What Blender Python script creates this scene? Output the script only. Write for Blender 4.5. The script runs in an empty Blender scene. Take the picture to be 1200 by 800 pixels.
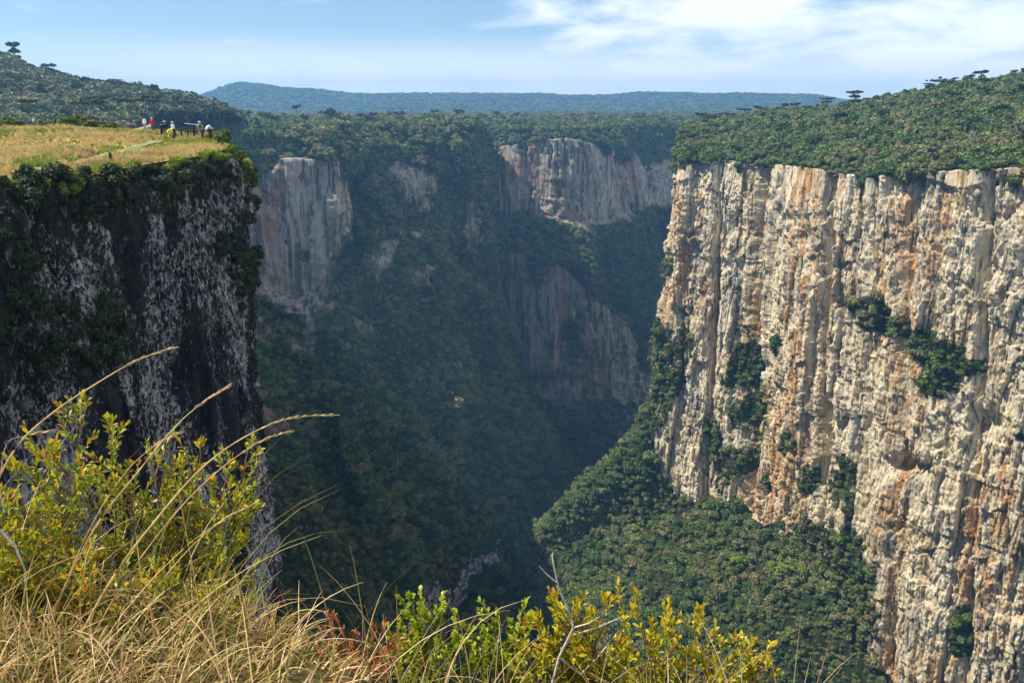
import bpy, bmesh, math, random
import numpy as np
from mathutils import Vector, Matrix, Euler
from mathutils.bvhtree import BVHTree

# ------------------------------------------------------------------ camera, sky, sun, exposure
PITCH = math.radians(15.4)
F = 1000.0 / 1200.0                      # focal length in picture widths
scene = bpy.context.scene
COL = scene.collection
cam_d = bpy.data.cameras.new('camera')
cam_d.sensor_width = 36.0
cam_d.lens = 36.0 * F
cam_d.clip_start = 0.1
cam_d.clip_end = 40000
cam = bpy.data.objects.new('camera', cam_d)
cam.rotation_euler = (math.pi / 2 - PITCH, 0, 0)
COL.objects.link(cam)
scene.camera = cam

SUN_AZ = math.radians(-91)               # clockwise from +Y
SUN_EL = math.radians(53)
world = bpy.data.worlds.new('World')
scene.world = world
world.use_nodes = True
wn, wl = world.node_tree.nodes, world.node_tree.links
wn.clear()
w_out = wn.new('ShaderNodeOutputWorld')
w_bg = wn.new('ShaderNodeBackground')
w_bg.inputs['Strength'].default_value = 0.08
sky = wn.new('ShaderNodeTexSky')
sky.sky_type = 'NISHITA'
sky.sun_disc = False
sky.sun_elevation = SUN_EL
sky.sun_rotation = SUN_AZ
sky.altitude = 900
sky.air_density = 1.0
sky.dust_density = 0.2
sky.ozone_density = 1.5
w_tc = wn.new('ShaderNodeTexCoord')


def wnode(t, **kw):
    n = wn.new(t)
    for k, v in kw.items():
        setattr(n, k, v)
    return n


# clouds: streaky noise in the direction of view, thicker to the right (north-east), thin band at the horizon
w_map = wnode('ShaderNodeMapping')
w_map.inputs['Scale'].default_value = (3.0, 3.0, 9.5)
w_map.inputs['Location'].default_value = (0.35, 0.1, 0.55)
w_map.inputs['Rotation'].default_value = (0.0, 0.10, 0.0)
wl.new(w_tc.outputs['Generated'], w_map.inputs['Vector'])
w_n = wnode('ShaderNodeTexNoise')
w_n.inputs['Scale'].default_value = 2.6
w_n.inputs['Detail'].default_value = 9
w_n.inputs['Roughness'].default_value = 0.55
w_n.inputs['Distortion'].default_value = 0.25
wl.new(w_map.outputs['Vector'], w_n.inputs['Vector'])
w_sep = wnode('ShaderNodeSeparateXYZ')
wl.new(w_tc.outputs['Generated'], w_sep.inputs[0])


def wmath(op, a, b=None, c=None, clamp=False):
    n = wn.new('ShaderNodeMath')
    n.operation = op
    n.use_clamp = clamp
    for i, x in enumerate((a, b, c)):
        if x is None:
            continue
        if isinstance(x, (int, float)):
            n.inputs[i].default_value = x
        else:
            wl.new(x, n.inputs[i])
    return n.outputs[0]


def wrange(val, a, b, c, d):
    n = wn.new('ShaderNodeMapRange')
    n.interpolation_type = 'SMOOTHSTEP'
    wl.new(val, n.inputs[0])
    for i, x in enumerate((a, b, c, d)):
        n.inputs[i + 1].default_value = x
    return n.outputs[0]


right = wrange(w_sep.outputs['X'], -0.16, 0.22, 0.0, 1.0)
bias = wmath('MULTIPLY', right, 0.30)
raw = wmath('ADD', w_n.outputs['Fac'], bias)
cl = wrange(raw, 0.56, 0.86, 0.0, 0.95)
low = wrange(w_sep.outputs['Z'], 0.02, 0.085, 1.0, 0.0)
lown = wmath('MULTIPLY', low, wrange(w_n.outputs['Fac'], 0.25, 0.6, 0.65, 1.0))
leftfade = wrange(w_sep.outputs['X'], -0.5, -0.25, 0.5, 1.0)
lown = wmath('MULTIPLY', lown, leftfade)
mask = wmath('MAXIMUM', cl, wmath('MULTIPLY', lown, 1.0))
w_tint = wnode('ShaderNodeMix', data_type='RGBA', blend_type='MULTIPLY')
w_tint.inputs[0].default_value = 1.0
wl.new(sky.outputs[0], w_tint.inputs[6])
w_tint.inputs[7].default_value = (0.84, .92, 1.06, 1)
w_mix = wnode('ShaderNodeMix', data_type='RGBA')
wl.new(mask, w_mix.inputs[0])
wl.new(w_tint.outputs[2], w_mix.inputs[6])
w_mix.inputs[7].default_value = (9.2, 9.6, 10.2, 1)
wl.new(w_mix.outputs[2], w_bg.inputs['Color'])
wl.new(w_bg.outputs[0], w_out.inputs[0])

sun_d = bpy.data.lights.new('sun', 'SUN')
sun_d.energy = 5.0
sun_d.angle = math.radians(0.53)
sun_d.color = (1.0, 0.93, 0.80)
sun = bpy.data.objects.new('sun', sun_d)
sd = Vector((math.sin(SUN_AZ) * math.cos(SUN_EL), math.cos(SUN_AZ) * math.cos(SUN_EL), math.sin(SUN_EL)))
sun.rotation_euler = sd.to_track_quat('Z', 'Y').to_euler()
COL.objects.link(sun)

vs = scene.view_settings
vs.view_transform = 'Standard'
vs.look = 'None'
vs.exposure = 0.74
vs.gamma = 1.0
scene.cycles.use_denoising = True
scene.cycles.max_bounces = 6
scene.cycles.diffuse_bounces = 3
scene.cycles.transmission_bounces = 3
scene.cycles.volume_bounces = 0
scene.cycles.transparent_max_bounces = 8

rng = np.random.default_rng(7)
R_ = random.Random(11)

# ------------------------------------------------------------------ small maths
CT, ST = math.cos(PITCH), math.sin(PITCH)


def px(u, v, Y):
    """a point Y metres in front of the camera seen at picture position u, v (1200 x 800)"""
    x, y = (u - 600) / 1000.0, (400 - v) / 1000.0
    s = Y / (CT + y * ST)
    return (x * s, Y, (-ST + y * CT) * s)


def to_uv(P):
    d = P[..., 1] * CT - P[..., 2] * ST
    yy = P[..., 1] * ST + P[..., 2] * CT
    d = np.maximum(d, 0.01)
    return 600 + 1000 * P[..., 0] / d, 400 - 1000 * yy / d


def _hash(ix, iy, iz, seed):
    h = (ix * 374761393 + iy * 668265263 + iz * 2147483647 + seed * 1274126177) & 0xFFFFFFFF
    h = ((h ^ (h >> 13)) * 1274126177) & 0xFFFFFFFF
    h = ((h ^ (h >> 16)) * 2246822519) & 0xFFFFFFFF
    return ((h ^ (h >> 15)) & 0xFFFFFF) / float(0xFFFFFF) * 2 - 1


def vnoise(x, y, z, seed=0):
    x, y, z = np.broadcast_arrays(x, y, z)
    ix, iy, iz = np.floor(x).astype(np.int64), np.floor(y).astype(np.int64), np.floor(z).astype(np.int64)
    fx, fy, fz = x - ix, y - iy, z - iz
    fx, fy, fz = [f * f * f * (f * (f * 6 - 15) + 10) for f in (fx, fy, fz)]
    r = 0
    for dx in (0, 1):
        wx = fx if dx else 1 - fx
        for dy in (0, 1):
            wy = fy if dy else 1 - fy
            for dz in (0, 1):
                wz = fz if dz else 1 - fz
                r = r + wx * wy * wz * _hash(ix + dx, iy + dy, iz + dz, seed)
    return r


def fbm(x, y, z, octv=4, seed=0, gain=0.5, lac=2.03):
    a, t, n = 1.0, 0.0, 0.0
    for i in range(octv):
        t = t + a * vnoise(x + 17.3 * i, y - 9.1 * i, z + 3.7 * i, seed + i)
        n += a
        a *= gain
        x, y, z = x * lac, y * lac, z * lac
    return t / n


def cell(x, y, z, seed=0):
    """distance to the nearest and second nearest feature point (2.5-D worley)"""
    ix, iy, iz = np.floor(x).astype(np.int64), np.floor(y).astype(np.int64), np.floor(z).astype(np.int64)
    d1 = np.full(x.shape, 9.0)
    d2 = np.full(x.shape, 9.0)
    idv = np.zeros(x.shape)
    for dx in (-1, 0, 1):
        for dy in (-1, 0, 1):
            for dz in (-1, 0, 1):
                cx, cy, cz = ix + dx, iy + dy, iz + dz
                px_ = cx + .5 + .45 * _hash(cx, cy, cz, seed)
                py_ = cy + .5 + .45 * _hash(cx, cy, cz, seed + 1)
                pz_ = cz + .5 + .45 * _hash(cx, cy, cz, seed + 2)
                d = np.sqrt((x - px_) ** 2 + (y - py_) ** 2 + (z - pz_) ** 2)
                near = d < d1
                d2 = np.where(near, d1, np.minimum(d2, d))
                idv = np.where(near, _hash(cx, cy, cz, seed + 5), idv)
                d1 = np.where(near, d, d1)
    return d1, d2, idv


def facet(x, y, z, seed=0, tilt=1.5):
    """each cell is a flat, tilted face at its own depth: broken, angular rock"""
    ix, iy, iz = np.floor(x).astype(np.int64), np.floor(y).astype(np.int64), np.floor(z).astype(np.int64)
    best = np.full(x.shape, 9.0)
    val = np.zeros(x.shape)
    for dx in (-1, 0, 1):
        for dy in (-1, 0, 1):
            for dz in (-1, 0, 1):
                cx, cy, cz = ix + dx, iy + dy, iz + dz
                rx = x - (cx + .5 + .45 * _hash(cx, cy, cz, seed))
                ry = y - (cy + .5 + .45 * _hash(cx, cy, cz, seed + 1))
                rz = z - (cz + .5 + .45 * _hash(cx, cy, cz, seed + 2))
                d = rx * rx + ry * ry + rz * rz
                v = _hash(cx, cy, cz, seed + 5) * .6 + tilt * (rx * _hash(cx, cy, cz, seed + 6) + ry * _hash(cx, cy, cz, seed + 7) + rz * _hash(cx, cy, cz, seed + 8))
                near = d < best
                best = np.where(near, d, best)
                val = np.where(near, v, val)
    return val


def sstep(a, b, x):
    if a > b:
        return 1 - sstep(b, a, x)
    t = np.clip((x - a) / (b - a), 0, 1)
    return t * t * (3 - 2 * t)


# ------------------------------------------------------------------ object helpers
def tag(o, label=None, cat=None, group=None, kind=None):
    if label: o['label'] = label
    if cat: o['category'] = cat
    if group: o['group'] = group
    if kind: o['kind'] = kind
    return o


def link(name, mesh, mats=(), parent=None, smooth=False):
    for m in mats:
        mesh.materials.append(m)
    if smooth:
        mesh.shade_smooth()
    o = bpy.data.objects.new(name, mesh)
    COL.objects.link(o)
    if parent is not None:
        o.parent = parent
    return o


def np_mesh(name, verts, faces, smooth=False):
    """faces: (n, k) int array"""
    verts = np.asarray(verts, np.float32).reshape(-1, 3)
    faces = np.asarray(faces, np.int32)
    m = bpy.data.meshes.new(name)
    m.vertices.add(len(verts))
    m.vertices.foreach_set('co', verts.ravel())
    n, k = faces.shape
    m.loops.add(n * k)
    m.loops.foreach_set('vertex_index', faces.ravel())
    m.polygons.add(n)
    m.polygons.foreach_set('loop_start', np.arange(0, n * k, k, dtype=np.int32))
    m.update(calc_edges=True)
    m.validate()
    if smooth:
        m.shade_smooth()
    return m


def grid_faces(nc, nr):
    i = np.arange(nc - 1)[:, None] * nr + np.arange(nr - 1)[None, :]
    return np.stack([i, i + nr, i + nr + 1, i + 1], -1).reshape(-1, 4)


def set_attr(m, name, vals):
    a = m.attributes.new(name, 'FLOAT', 'POINT')
    a.data.foreach_set('value', np.asarray(vals, np.float32).ravel())


def empty(name, loc=(0, 0, 0), rz=0.0, scale=1.0):
    o = bpy.data.objects.new(name, None)
    o.empty_display_size = 0.2
    o.location = loc
    o.rotation_euler = (0, 0, rz)
    o.scale = (scale,) * 3
    COL.objects.link(o)
    return o


# ------------------------------------------------------------------ materials
class NT:
    def __init__(self, name):
        self.m = bpy.data.materials.new(name)
        self.m.use_nodes = True
        self.t = self.m.node_tree
        self.n, self.l = self.t.nodes, self.t.links
        self.n.clear()
        self.out = self.n.new('ShaderNodeOutputMaterial')

    def put(self, sock, x):
        if x is None:
            return
        if isinstance(x, bpy.types.NodeSocket):
            self.l.new(x, sock)
        else:
            if isinstance(x, (tuple, list)) and len(x) == 3 and sock.type == 'RGBA':
                x = (*x, 1)
            sock.default_value = x

    def pos(self, scale=(1, 1, 1), loc=(0, 0, 0)):
        g = self.n.new('ShaderNodeNewGeometry')
        mp = self.n.new('ShaderNodeMapping')
        mp.inputs['Scale'].default_value = scale
        mp.inputs['Location'].default_value = loc
        self.l.new(g.outputs['Position'], mp.inputs['Vector'])
        return mp.outputs[0]

    def noise(self, vec, scale, detail=5, rough=.55, dist=0.0):
        n = self.n.new('ShaderNodeTexNoise')
        self.put(n.inputs['Vector'], vec)
        n.inputs['Scale'].default_value = scale
        n.inputs['Detail'].default_value = detail
        n.inputs['Roughness'].default_value = rough
        n.inputs['Distortion'].default_value = dist
        return n.outputs['Fac']

    def voro(self, vec, scale, feature='F1', out='Distance'):
        n = self.n.new('ShaderNodeTexVoronoi')
        n.feature = feature
        self.put(n.inputs['Vector'], vec)
        n.inputs['Scale'].default_value = scale
        return n.outputs[out]

    def rng(self, val, a, b, c=0.0, d=1.0, smooth=True):
        n = self.n.new('ShaderNodeMapRange')
        n.interpolation_type = 'SMOOTHSTEP' if smooth else 'LINEAR'
        self.put(n.inputs[0], val)
        for i, x in enumerate((a, b, c, d)):
            n.inputs[i + 1].default_value = x
        return n.outputs[0]

    def math(self, op, a, b=None, clamp=False):
        n = self.n.new('ShaderNodeMath')
        n.operation = op
        n.use_clamp = clamp
        self.put(n.inputs[0], a)
        if b is not None:
            self.put(n.inputs[1], b)
        return n.outputs[0]

    def mix(self, f, a, b, blend='MIX'):
        n = self.n.new('ShaderNodeMix')
        n.data_type = 'RGBA'
        n.blend_type = blend
        self.put(n.inputs[0], f)
        self.put(n.inputs[6], a)
        self.put(n.inputs[7], b)
        return n.outputs[2]

    def ramp(self, f, stops):
        n = self.n.new('ShaderNodeValToRGB')
        e = n.color_ramp.elements
        while len(e) < len(stops):
            e.new(0.5)
        for i, (p, c) in enumerate(stops):
            e[i].position = p
            e[i].color = (*c, 1)
        self.put(n.inputs[0], f)
        return n.outputs[0]

    def attr(self, name):
        n = self.n.new('ShaderNodeAttribute')
        n.attribute_name = name
        return n.outputs['Fac']

    def rand(self):
        return self.n.new('ShaderNodeObjectInfo').outputs['Random']

    def bump(self, h, dist, strength=1.0, prev=None):
        n = self.n.new('ShaderNodeBump')
        n.inputs['Distance'].default_value = dist
        n.inputs['Strength'].default_value = strength
        self.put(n.inputs['Height'], h)
        if prev is not None:
            self.l.new(prev, n.inputs['Normal'])
        return n.outputs[0]

    def finish(self, color, rough=.85, normal=None, spec=.2, translucent=0.0, tcolor=None, metallic=0.0):
        b = self.n.new('ShaderNodeBsdfPrincipled')
        self.put(b.inputs['Base Color'], color)
        self.put(b.inputs['Roughness'], rough)
        b.inputs['Specular IOR Level'].default_value = spec
        b.inputs['Metallic'].default_value = metallic
        if normal is not None:
            self.l.new(normal, b.inputs['Normal'])
        s = b.outputs[0]
        if translucent:
            t = self.n.new('ShaderNodeBsdfTranslucent')
            self.put(t.inputs[0], tcolor if tcolor is not None else color)
            x = self.n.new('ShaderNodeMixShader')
            x.inputs[0].default_value = translucent
            self.l.new(s, x.inputs[1])
            self.l.new(t.outputs[0], x.inputs[2])
            s = x.outputs[0]
        self.l.new(s, self.out.inputs[0])
        return self.m


def simple(name, col, rough=.8, var=.25, scale=20, spec=.2, translucent=0):
    m = NT(name)
    n = m.noise(m.pos(), scale, 3)
    c = m.mix(m.rng(n, .3, .7), tuple(x * (1 - var) for x in col), tuple(min(1, x * (1 + var)) for x in col))
    return m.finish(c, rough, spec=spec, translucent=translucent)


def mat_warm_rock():
    m = NT('sunlit_basalt')
    a = m.pos((1, 1, .07))
    b = m.pos((1, 1, .35))
    iso = m.pos()
    streak = m.noise(a, .16, 8, .62, .3)
    streak2 = m.noise(a, .55, 6, .65)
    col = m.ramp(streak, [(0.33, (.15, .11, .07)), (.40, (.60, .45, .25)), (.50, (.84, .73, .51)), (.62, (.72, .61, .41)), (.72, (.26, .21, .16))])
    # iron stains
    big = m.noise(m.pos((1, 1, .22)), .022, 4, .55, .4)
    om = m.math('MULTIPLY', m.rng(big, .455, .55), m.rng(m.noise(a, .22, 6, .6), .40, .58))
    col = m.mix(m.math('MULTIPLY', om, .9), col, m.ramp(streak2, [(.34, (.26, .12, .05)), (.48, (.58, .27, .08)), (.62, (.66, .44, .20))]))
    # grey lichen sheets
    gm = m.math('MULTIPLY', m.rng(m.noise(b, .05, 8, .68), .53, .60), .75)
    col = m.mix(gm, col, m.ramp(streak2, [(.35, (.16, .145, .13)), (.6, (.50, .46, .38))]))
    # pale bleached patches
    pm = m.rng(m.noise(b, .11, 7, .68), .54, .66)
    col = m.mix(m.math('MULTIPLY', pm, .8), col, (.80, .72, .56))
    # dark water streaks; the shade of cracks is also put into the colour
    dk = m.rng(m.noise(m.pos((1, 1, .07), (31, 7, 0)), .30, 9, .72, .2), .555, .60)
    col = m.mix(m.math('MULTIPLY', dk, .85), col, (.06, .048, .045))
    sp = m.rng(m.noise(m.pos((1, 1, .40)), .55, 9, .78), .555, .63)
    col = m.mix(m.math('MULTIPLY', sp, .5), col, (.10, .08, .065))
    # moss film where plants gather
    veg = m.attr('veg')
    mm = m.math('MULTIPLY', m.rng(veg, .15, .6), m.rng(m.noise(iso, .25, 5, .6), .35, .6))
    col = m.mix(mm, col, m.ramp(m.noise(iso, .7, 4), [(.35, (.045, .05, .02)), (.65, (.12, .12, .045))]))
    h1 = m.noise(a, .5, 10, .68, .2)
    h2 = m.noise(m.pos((1, 1, .5)), 1.0, 8, .7)
    nb = m.bump(h1, 2.6, .9)
    nb = m.bump(h2, 1.0, .9, nb)
    nb = m.bump(m.voro(m.pos((1, 1, .18)), .5, 'DISTANCE_TO_EDGE'), 1.2, .6, nb)
    return m.finish(col, .9, nb, .1)


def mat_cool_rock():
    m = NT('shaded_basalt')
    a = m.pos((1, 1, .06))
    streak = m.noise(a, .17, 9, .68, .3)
    col = m.ramp(streak, [(0.36, (.055, .045, .04)), (.45, (.26, .22, .17)), (.54, (.42, .39, .33)), (.64, (.17, .155, .14))])  # base colour lowered, so the far wall's shade is partly painted in
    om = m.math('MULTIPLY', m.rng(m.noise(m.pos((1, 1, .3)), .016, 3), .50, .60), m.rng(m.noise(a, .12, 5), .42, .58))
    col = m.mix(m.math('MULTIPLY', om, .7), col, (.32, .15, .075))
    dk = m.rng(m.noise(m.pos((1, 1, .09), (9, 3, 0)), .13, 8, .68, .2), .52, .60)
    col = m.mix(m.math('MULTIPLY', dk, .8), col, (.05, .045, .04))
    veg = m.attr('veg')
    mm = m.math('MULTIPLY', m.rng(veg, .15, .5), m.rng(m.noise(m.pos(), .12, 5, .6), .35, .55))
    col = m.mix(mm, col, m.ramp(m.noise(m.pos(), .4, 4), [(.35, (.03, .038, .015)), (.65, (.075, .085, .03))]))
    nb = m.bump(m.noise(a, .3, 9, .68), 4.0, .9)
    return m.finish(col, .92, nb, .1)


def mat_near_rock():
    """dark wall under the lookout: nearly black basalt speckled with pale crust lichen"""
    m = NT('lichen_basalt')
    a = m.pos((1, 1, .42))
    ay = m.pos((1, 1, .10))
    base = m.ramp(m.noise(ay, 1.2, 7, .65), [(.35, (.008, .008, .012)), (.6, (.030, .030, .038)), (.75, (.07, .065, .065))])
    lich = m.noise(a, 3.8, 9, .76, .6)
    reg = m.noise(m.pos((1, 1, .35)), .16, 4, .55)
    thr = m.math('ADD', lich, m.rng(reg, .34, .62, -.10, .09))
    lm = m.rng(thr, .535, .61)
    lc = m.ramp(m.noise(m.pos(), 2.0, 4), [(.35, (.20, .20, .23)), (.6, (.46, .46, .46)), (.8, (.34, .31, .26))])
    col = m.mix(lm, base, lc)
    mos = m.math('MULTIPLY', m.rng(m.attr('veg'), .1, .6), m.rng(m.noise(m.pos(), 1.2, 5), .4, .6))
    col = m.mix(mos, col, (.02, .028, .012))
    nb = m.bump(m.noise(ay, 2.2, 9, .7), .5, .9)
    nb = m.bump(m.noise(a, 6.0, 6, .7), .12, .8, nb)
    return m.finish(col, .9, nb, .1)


def mat_forest_floor():
    m = NT('forest_floor')
    n = m.noise(m.pos(), .15, 8, .65)
    col = m.ramp(n, [(.35, (.018, .024, .010)), (.55, (.04, .055, .020)), (.72, (.08, .085, .035))])
    return m.finish(col, .95, m.bump(m.noise(m.pos(), .25, 8, .7), 3.0, .9), .05)


def mat_far_forest():
    m = NT('far_woodland')
    n = m.noise(m.pos(), .045, 8, .68)
    col = m.ramp(n, [(.38, (.022, .038, .018)), (.52, (.05, .075, .03)), (.66, (.10, .115, .05))])
    return m.finish(col, .95, m.bump(m.voro(m.pos(), .07), 6.0, .9), .05)


def mat_leaves(name, stops, tr=.3, rough=.6, rnd=True, scale=.5, var=.3):
    m = NT(name)
    g = m.n.new('ShaderNodeNewGeometry')
    f = m.math('ADD', m.math('MULTIPLY', m.rand(), .62), m.rng(m.noise(m.pos(), scale, 4, .6), .3, .7, -.05, .43)) if rnd else m.noise(m.pos(), scale, 3)
    col = m.ramp(f, stops)
    v = m.n.new('ShaderNodeHueSaturation')
    m.l.new(col, v.inputs['Color'])
    r = g.outputs['Random Per Island']
    m.l.new(m.rng(r, 0, 1, 1 - var, 1 + var, False), v.inputs['Value'])
    m.l.new(m.rng(r, 0, 1, .485, .515, False), v.inputs['Hue'])
    return m.finish(v.outputs[0], rough, spec=.25, translucent=tr)


M = {}
M['warm_rock'] = mat_warm_rock()
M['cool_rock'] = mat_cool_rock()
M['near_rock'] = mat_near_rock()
M['floor'] = mat_forest_floor()
M['far'] = mat_far_forest()
M['tree'] = mat_leaves('tree_foliage', [(0, (.040, .075, .018)), (.3, (.075, .125, .026)), (.5, (.12, .165, .040)), (.68, (.16, .165, .06)), (.84, (.21, .175, .09)), (.93, (.13, .22, .035)), (1, (.19, .25, .05))], .3, var=.5, scale=.025)
M['fartree'] = mat_leaves('plateau_foliage', [(0, (.040, .065, .028)), (.4, (.08, .115, .045)), (.7, (.15, .16, .07)), (1, (.24, .21, .10))], .2, scale=.012)
M['arau'] = mat_leaves('araucaria_foliage', [(0, (.020, .040, .022)), (1, (.035, .060, .026))], .1)
M['bark'] = simple('bark', (.10, .08, .06), .9)
M['palebark'] = simple('weathered_bark', (.34, .29, .22), .85, .3, 40)
M['bush'] = mat_leaves('rim_shrub_leaves', [(0, (.09, .16, .015)), (.5, (.22, .30, .025)), (1, (.40, .46, .04))], .35)
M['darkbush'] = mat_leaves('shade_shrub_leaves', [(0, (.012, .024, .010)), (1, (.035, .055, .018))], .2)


# ------------------------------------------------------------------ lofted rock walls
def catmull(P, t):
    """P (k, ..., 3), t float array in [0, k-1]"""
    k = P.shape[0]
    i = np.clip(np.floor(t).astype(int), 0, k - 2)
    f = (t - i).reshape((-1,) + (1,) * (P.ndim - 1))
    p0, p1, p2, p3 = P[np.maximum(i - 1, 0)], P[i], P[i + 1], P[np.minimum(i + 2, k - 1)]
    return 0.5 * ((2 * p1) + (-p0 + p2) * f + (2 * p0 - 5 * p1 + 4 * p2 - p3) * f ** 2 + (-p0 + 3 * p1 - 3 * p2 + p3) * f ** 3)


def resample(knots_len, density):
    """knots_len: length per segment; density: samples per segment -> parameter array"""
    t = []
    for i, n in enumerate(density):
        t.extend(i + np.arange(n) / n)
    t.append(len(density))
    return np.array(t)


def loft(ctrl, veg, ncol, nrow, smooth_rows=.0):
    """ctrl (k, r, 3), veg (k, r); ncol / nrow: samples in each interval"""
    ctrl = np.array(ctrl, float)
    veg = np.array(veg, float)
    tc, tr = resample(None, ncol), resample(None, nrow)
    A = catmull(ctrl, tc)                                   # (nc, r, 3)
    V = catmull(veg[..., None], tc)[..., 0]
    # rows: linear with slightly rounded corners
    i = np.clip(np.floor(tr).astype(int), 0, ctrl.shape[1] - 2)
    f = tr - i
    B = A[:, i] * (1 - f)[None, :, None] + A[:, i + 1] * f[None, :, None]
    W = V[:, i] * (1 - f)[None] + V[:, i + 1] * f[None]
    return B, W, tc, tr


def normals(P):
    du = np.gradient(P, axis=0)
    dv = np.gradient(P, axis=1)
    n = np.cross(du, dv)
    n /= np.maximum(np.linalg.norm(n, axis=-1, keepdims=True), 1e-9)
    return n


def build_loft(name, P, veg, mats, thr=.5):
    m = np_mesh(name, P.reshape(-1, 3), grid_faces(P.shape[0], P.shape[1]))
    set_attr(m, 'veg', veg)
    fv = .25 * (veg[:-1, :-1] + veg[1:, :-1] + veg[1:, 1:] + veg[:-1, 1:])
    o = link(name, m, mats)
    m.polygons.foreach_set('material_index', (fv > thr).astype(np.int32).ravel())
    tag(o, kind='structure')
    return o


def rock_disp(P, amp, s0):
    """columns, blocks and ledges of basalt; P (.., 3) -> outward offset in metres"""
    x, y, z = P[..., 0] / s0, P[..., 1] / s0, P[..., 2] / s0
    wob = fbm(x * .8, y * .8, z * .30, 4, 40) * .45
    chaos = sstep(-.05, .35, fbm(x * .22, y * .22, z * .25, 3, 44))
    big = fbm(x * .42, y * .42, z * .05, 3, 1)
    c1, c2, cid = cell(x * 1.1 + wob, y * 1.1 + wob, z * .045 + wob * .2, 3)
    f1, f2, fid = cell(x * 3.1 + wob * 2, y * 3.1 + wob, z * .16 + wob, 13)
    g1, g2, gid = cell(x * 7.5 + wob, y * 7.5, z * 1.7, 23)
    k1 = _hash((cid * 9999).astype(np.int64), np.floor(z * .45 + cid * 3 + wob).astype(np.int64), 0, 5)
    k2 = _hash((fid * 9999).astype(np.int64), np.floor(z * 1.1 + fid * 5 + wob).astype(np.int64), 0, 6)
    cols = cid * 1.0 + sstep(0, .07, c2 - c1) * .6 + k1 * .55 + fid * .34 + k2 * .30 + sstep(0, .09, f2 - f1) * .24
    h1, h2, hid = cell(x * 8.5 + wob * 3, y * 8.5 + wob * 2, z * .9 + wob * 2, 33)
    k3 = _hash((hid * 9999).astype(np.int64), np.floor(z * 3.1 + hid * 7).astype(np.int64), 0, 8)
    rough = facet(x * 1.25 + wob, y * 1.25, z * .62 + wob, 101) * .85 + facet(x * 3.0 + wob, y * 3.0, z * 1.5, 111) * .36
    fine = facet(x * 7.0, y * 7.0 + wob, z * 3.6, 121) * .15 + sstep(0, .14, h2 - h1) * .07 + fbm(x * 8, y * 8, z * 5, 3, 31, .75) * .07
    # bedding: a few ledges that run along the wall and step it in or out
    bz = z * .55 + fbm(x * .15, y * .15, z * .2, 3, 71) * 1.1
    bed = _hash(np.floor(bz).astype(np.int64), np.floor(x * .10 + .3 * wob).astype(np.int64), 0, 12) * (.25 + .45 * chaos)
    ledge = fbm(x * .5, y * .5, z * 1.1, 4, 21, .65) * .35
    return amp * (big * 1.5 + cols * (1 - .5 * chaos) + rough * (.30 + .65 * chaos) + fine + bed + ledge * (.2 + .8 * chaos))


# ------------------------------------------------------------------ tree library (kept out of the scene, placed by the woods)
def leafy(centers, radii, n_each, size, rs, flat=1.0, core=.78, up=.25, aspect=1.0):
    """leaf-clump quads over a set of lumps + a rough core in each"""
    V, Fq = [], []
    for c, r in zip(centers, radii):
        n = int(n_each * (r / np.mean(radii)) ** 2)
        d = rs.normal(size=(n, 3))
        d /= np.linalg.norm(d, axis=1, keepdims=True)
        rr = r * rs.uniform(.72, 1.08, n)
        p = np.array(c) + d * rr[:, None] * np.array((1, 1, flat))
        nn = d + rs.normal(size=(n, 3)) * .55
        nn[:, 2] += up
        nn /= np.linalg.norm(nn, axis=1, keepdims=True)
        t = np.cross(nn, rs.normal(size=(n, 3)))
        t /= np.linalg.norm(t, axis=1, keepdims=True)
        b = np.cross(nn, t)
        s = size * rs.uniform(.6, 1.3, n)[:, None]
        q = np.stack([p - t * s - b * s * aspect * .5, p + t * s * .2 - b * s * aspect, p + t * s + b * s * aspect * .4, p - t * s * .3 + b * s * aspect], 1)
        base = sum(len(v) for v in V)
        V.append(q.reshape(-1, 3))
        Fq.append(base + np.arange(n * 4).reshape(-1, 4))
    if core:  # inner cores added to block light passing through the foliage
        for c, r in zip(centers, radii):
            nu, nv = 7, 5
            th = np.linspace(0, 2 * np.pi, nu, endpoint=False)
            ph = np.linspace(.15, np.pi - .15, nv)
            T, Pn = np.meshgrid(th, ph, indexing='ij')
            rr = r * core * rs.uniform(.85, 1.1, T.shape)
            q = np.stack([np.cos(T) * np.sin(Pn) * rr, np.sin(T) * np.sin(Pn) * rr, np.cos(Pn) * rr * flat], -1) + np.array(c)
            base = sum(len(v) for v in V)
            V.append(q.reshape(-1, 3))
            idx = base + np.arange(nu * nv).reshape(nu, nv)
            j = np.roll(idx, -1, 0)
            Fq.append(np.stack([idx[:, :-1], j[:, :-1], j[:, 1:], idx[:, 1:]], -1).reshape(-1, 4))
    return np.concatenate(V), np.concatenate(Fq)


def tube(path, radii, sides=5):
    V, Fq = [], []
    path = [Vector(p) for p in path]
    up = Vector((0.3, 0.2, 1))
    for i, p in enumerate(path):
        d = (path[min(i + 1, len(path) - 1)] - path[max(i - 1, 0)]).normalized()
        a = d.cross(up if abs(d.dot(up.normalized())) < .95 else Vector((1, 0, 0))).normalized()
        b = d.cross(a)
        for k in range(sides):
            an = 2 * math.pi * k / sides
            V.append(p + (a * math.cos(an) + b * math.sin(an)) * radii[i])
    for i in range(len(path) - 1):
        for k in range(sides):
            k2 = (k + 1) % sides
            Fq.append((i * sides + k, i * sides + k2, (i + 1) * sides + k2, (i + 1) * sides + k))
    return np.array([tuple(v) for v in V]), np.array(Fq)


def join(parts):
    """parts: [(V, F, material index)] -> V, F, mi"""
    V, Fq, mi, b = [], [], [], 0
    for v, f, k in parts:
        V.append(v)
        Fq.append(f + b)
        mi.append(np.full(len(f), k))
        b += len(v)
    return np.concatenate(V), np.concatenate(Fq), np.concatenate(mi)


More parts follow.
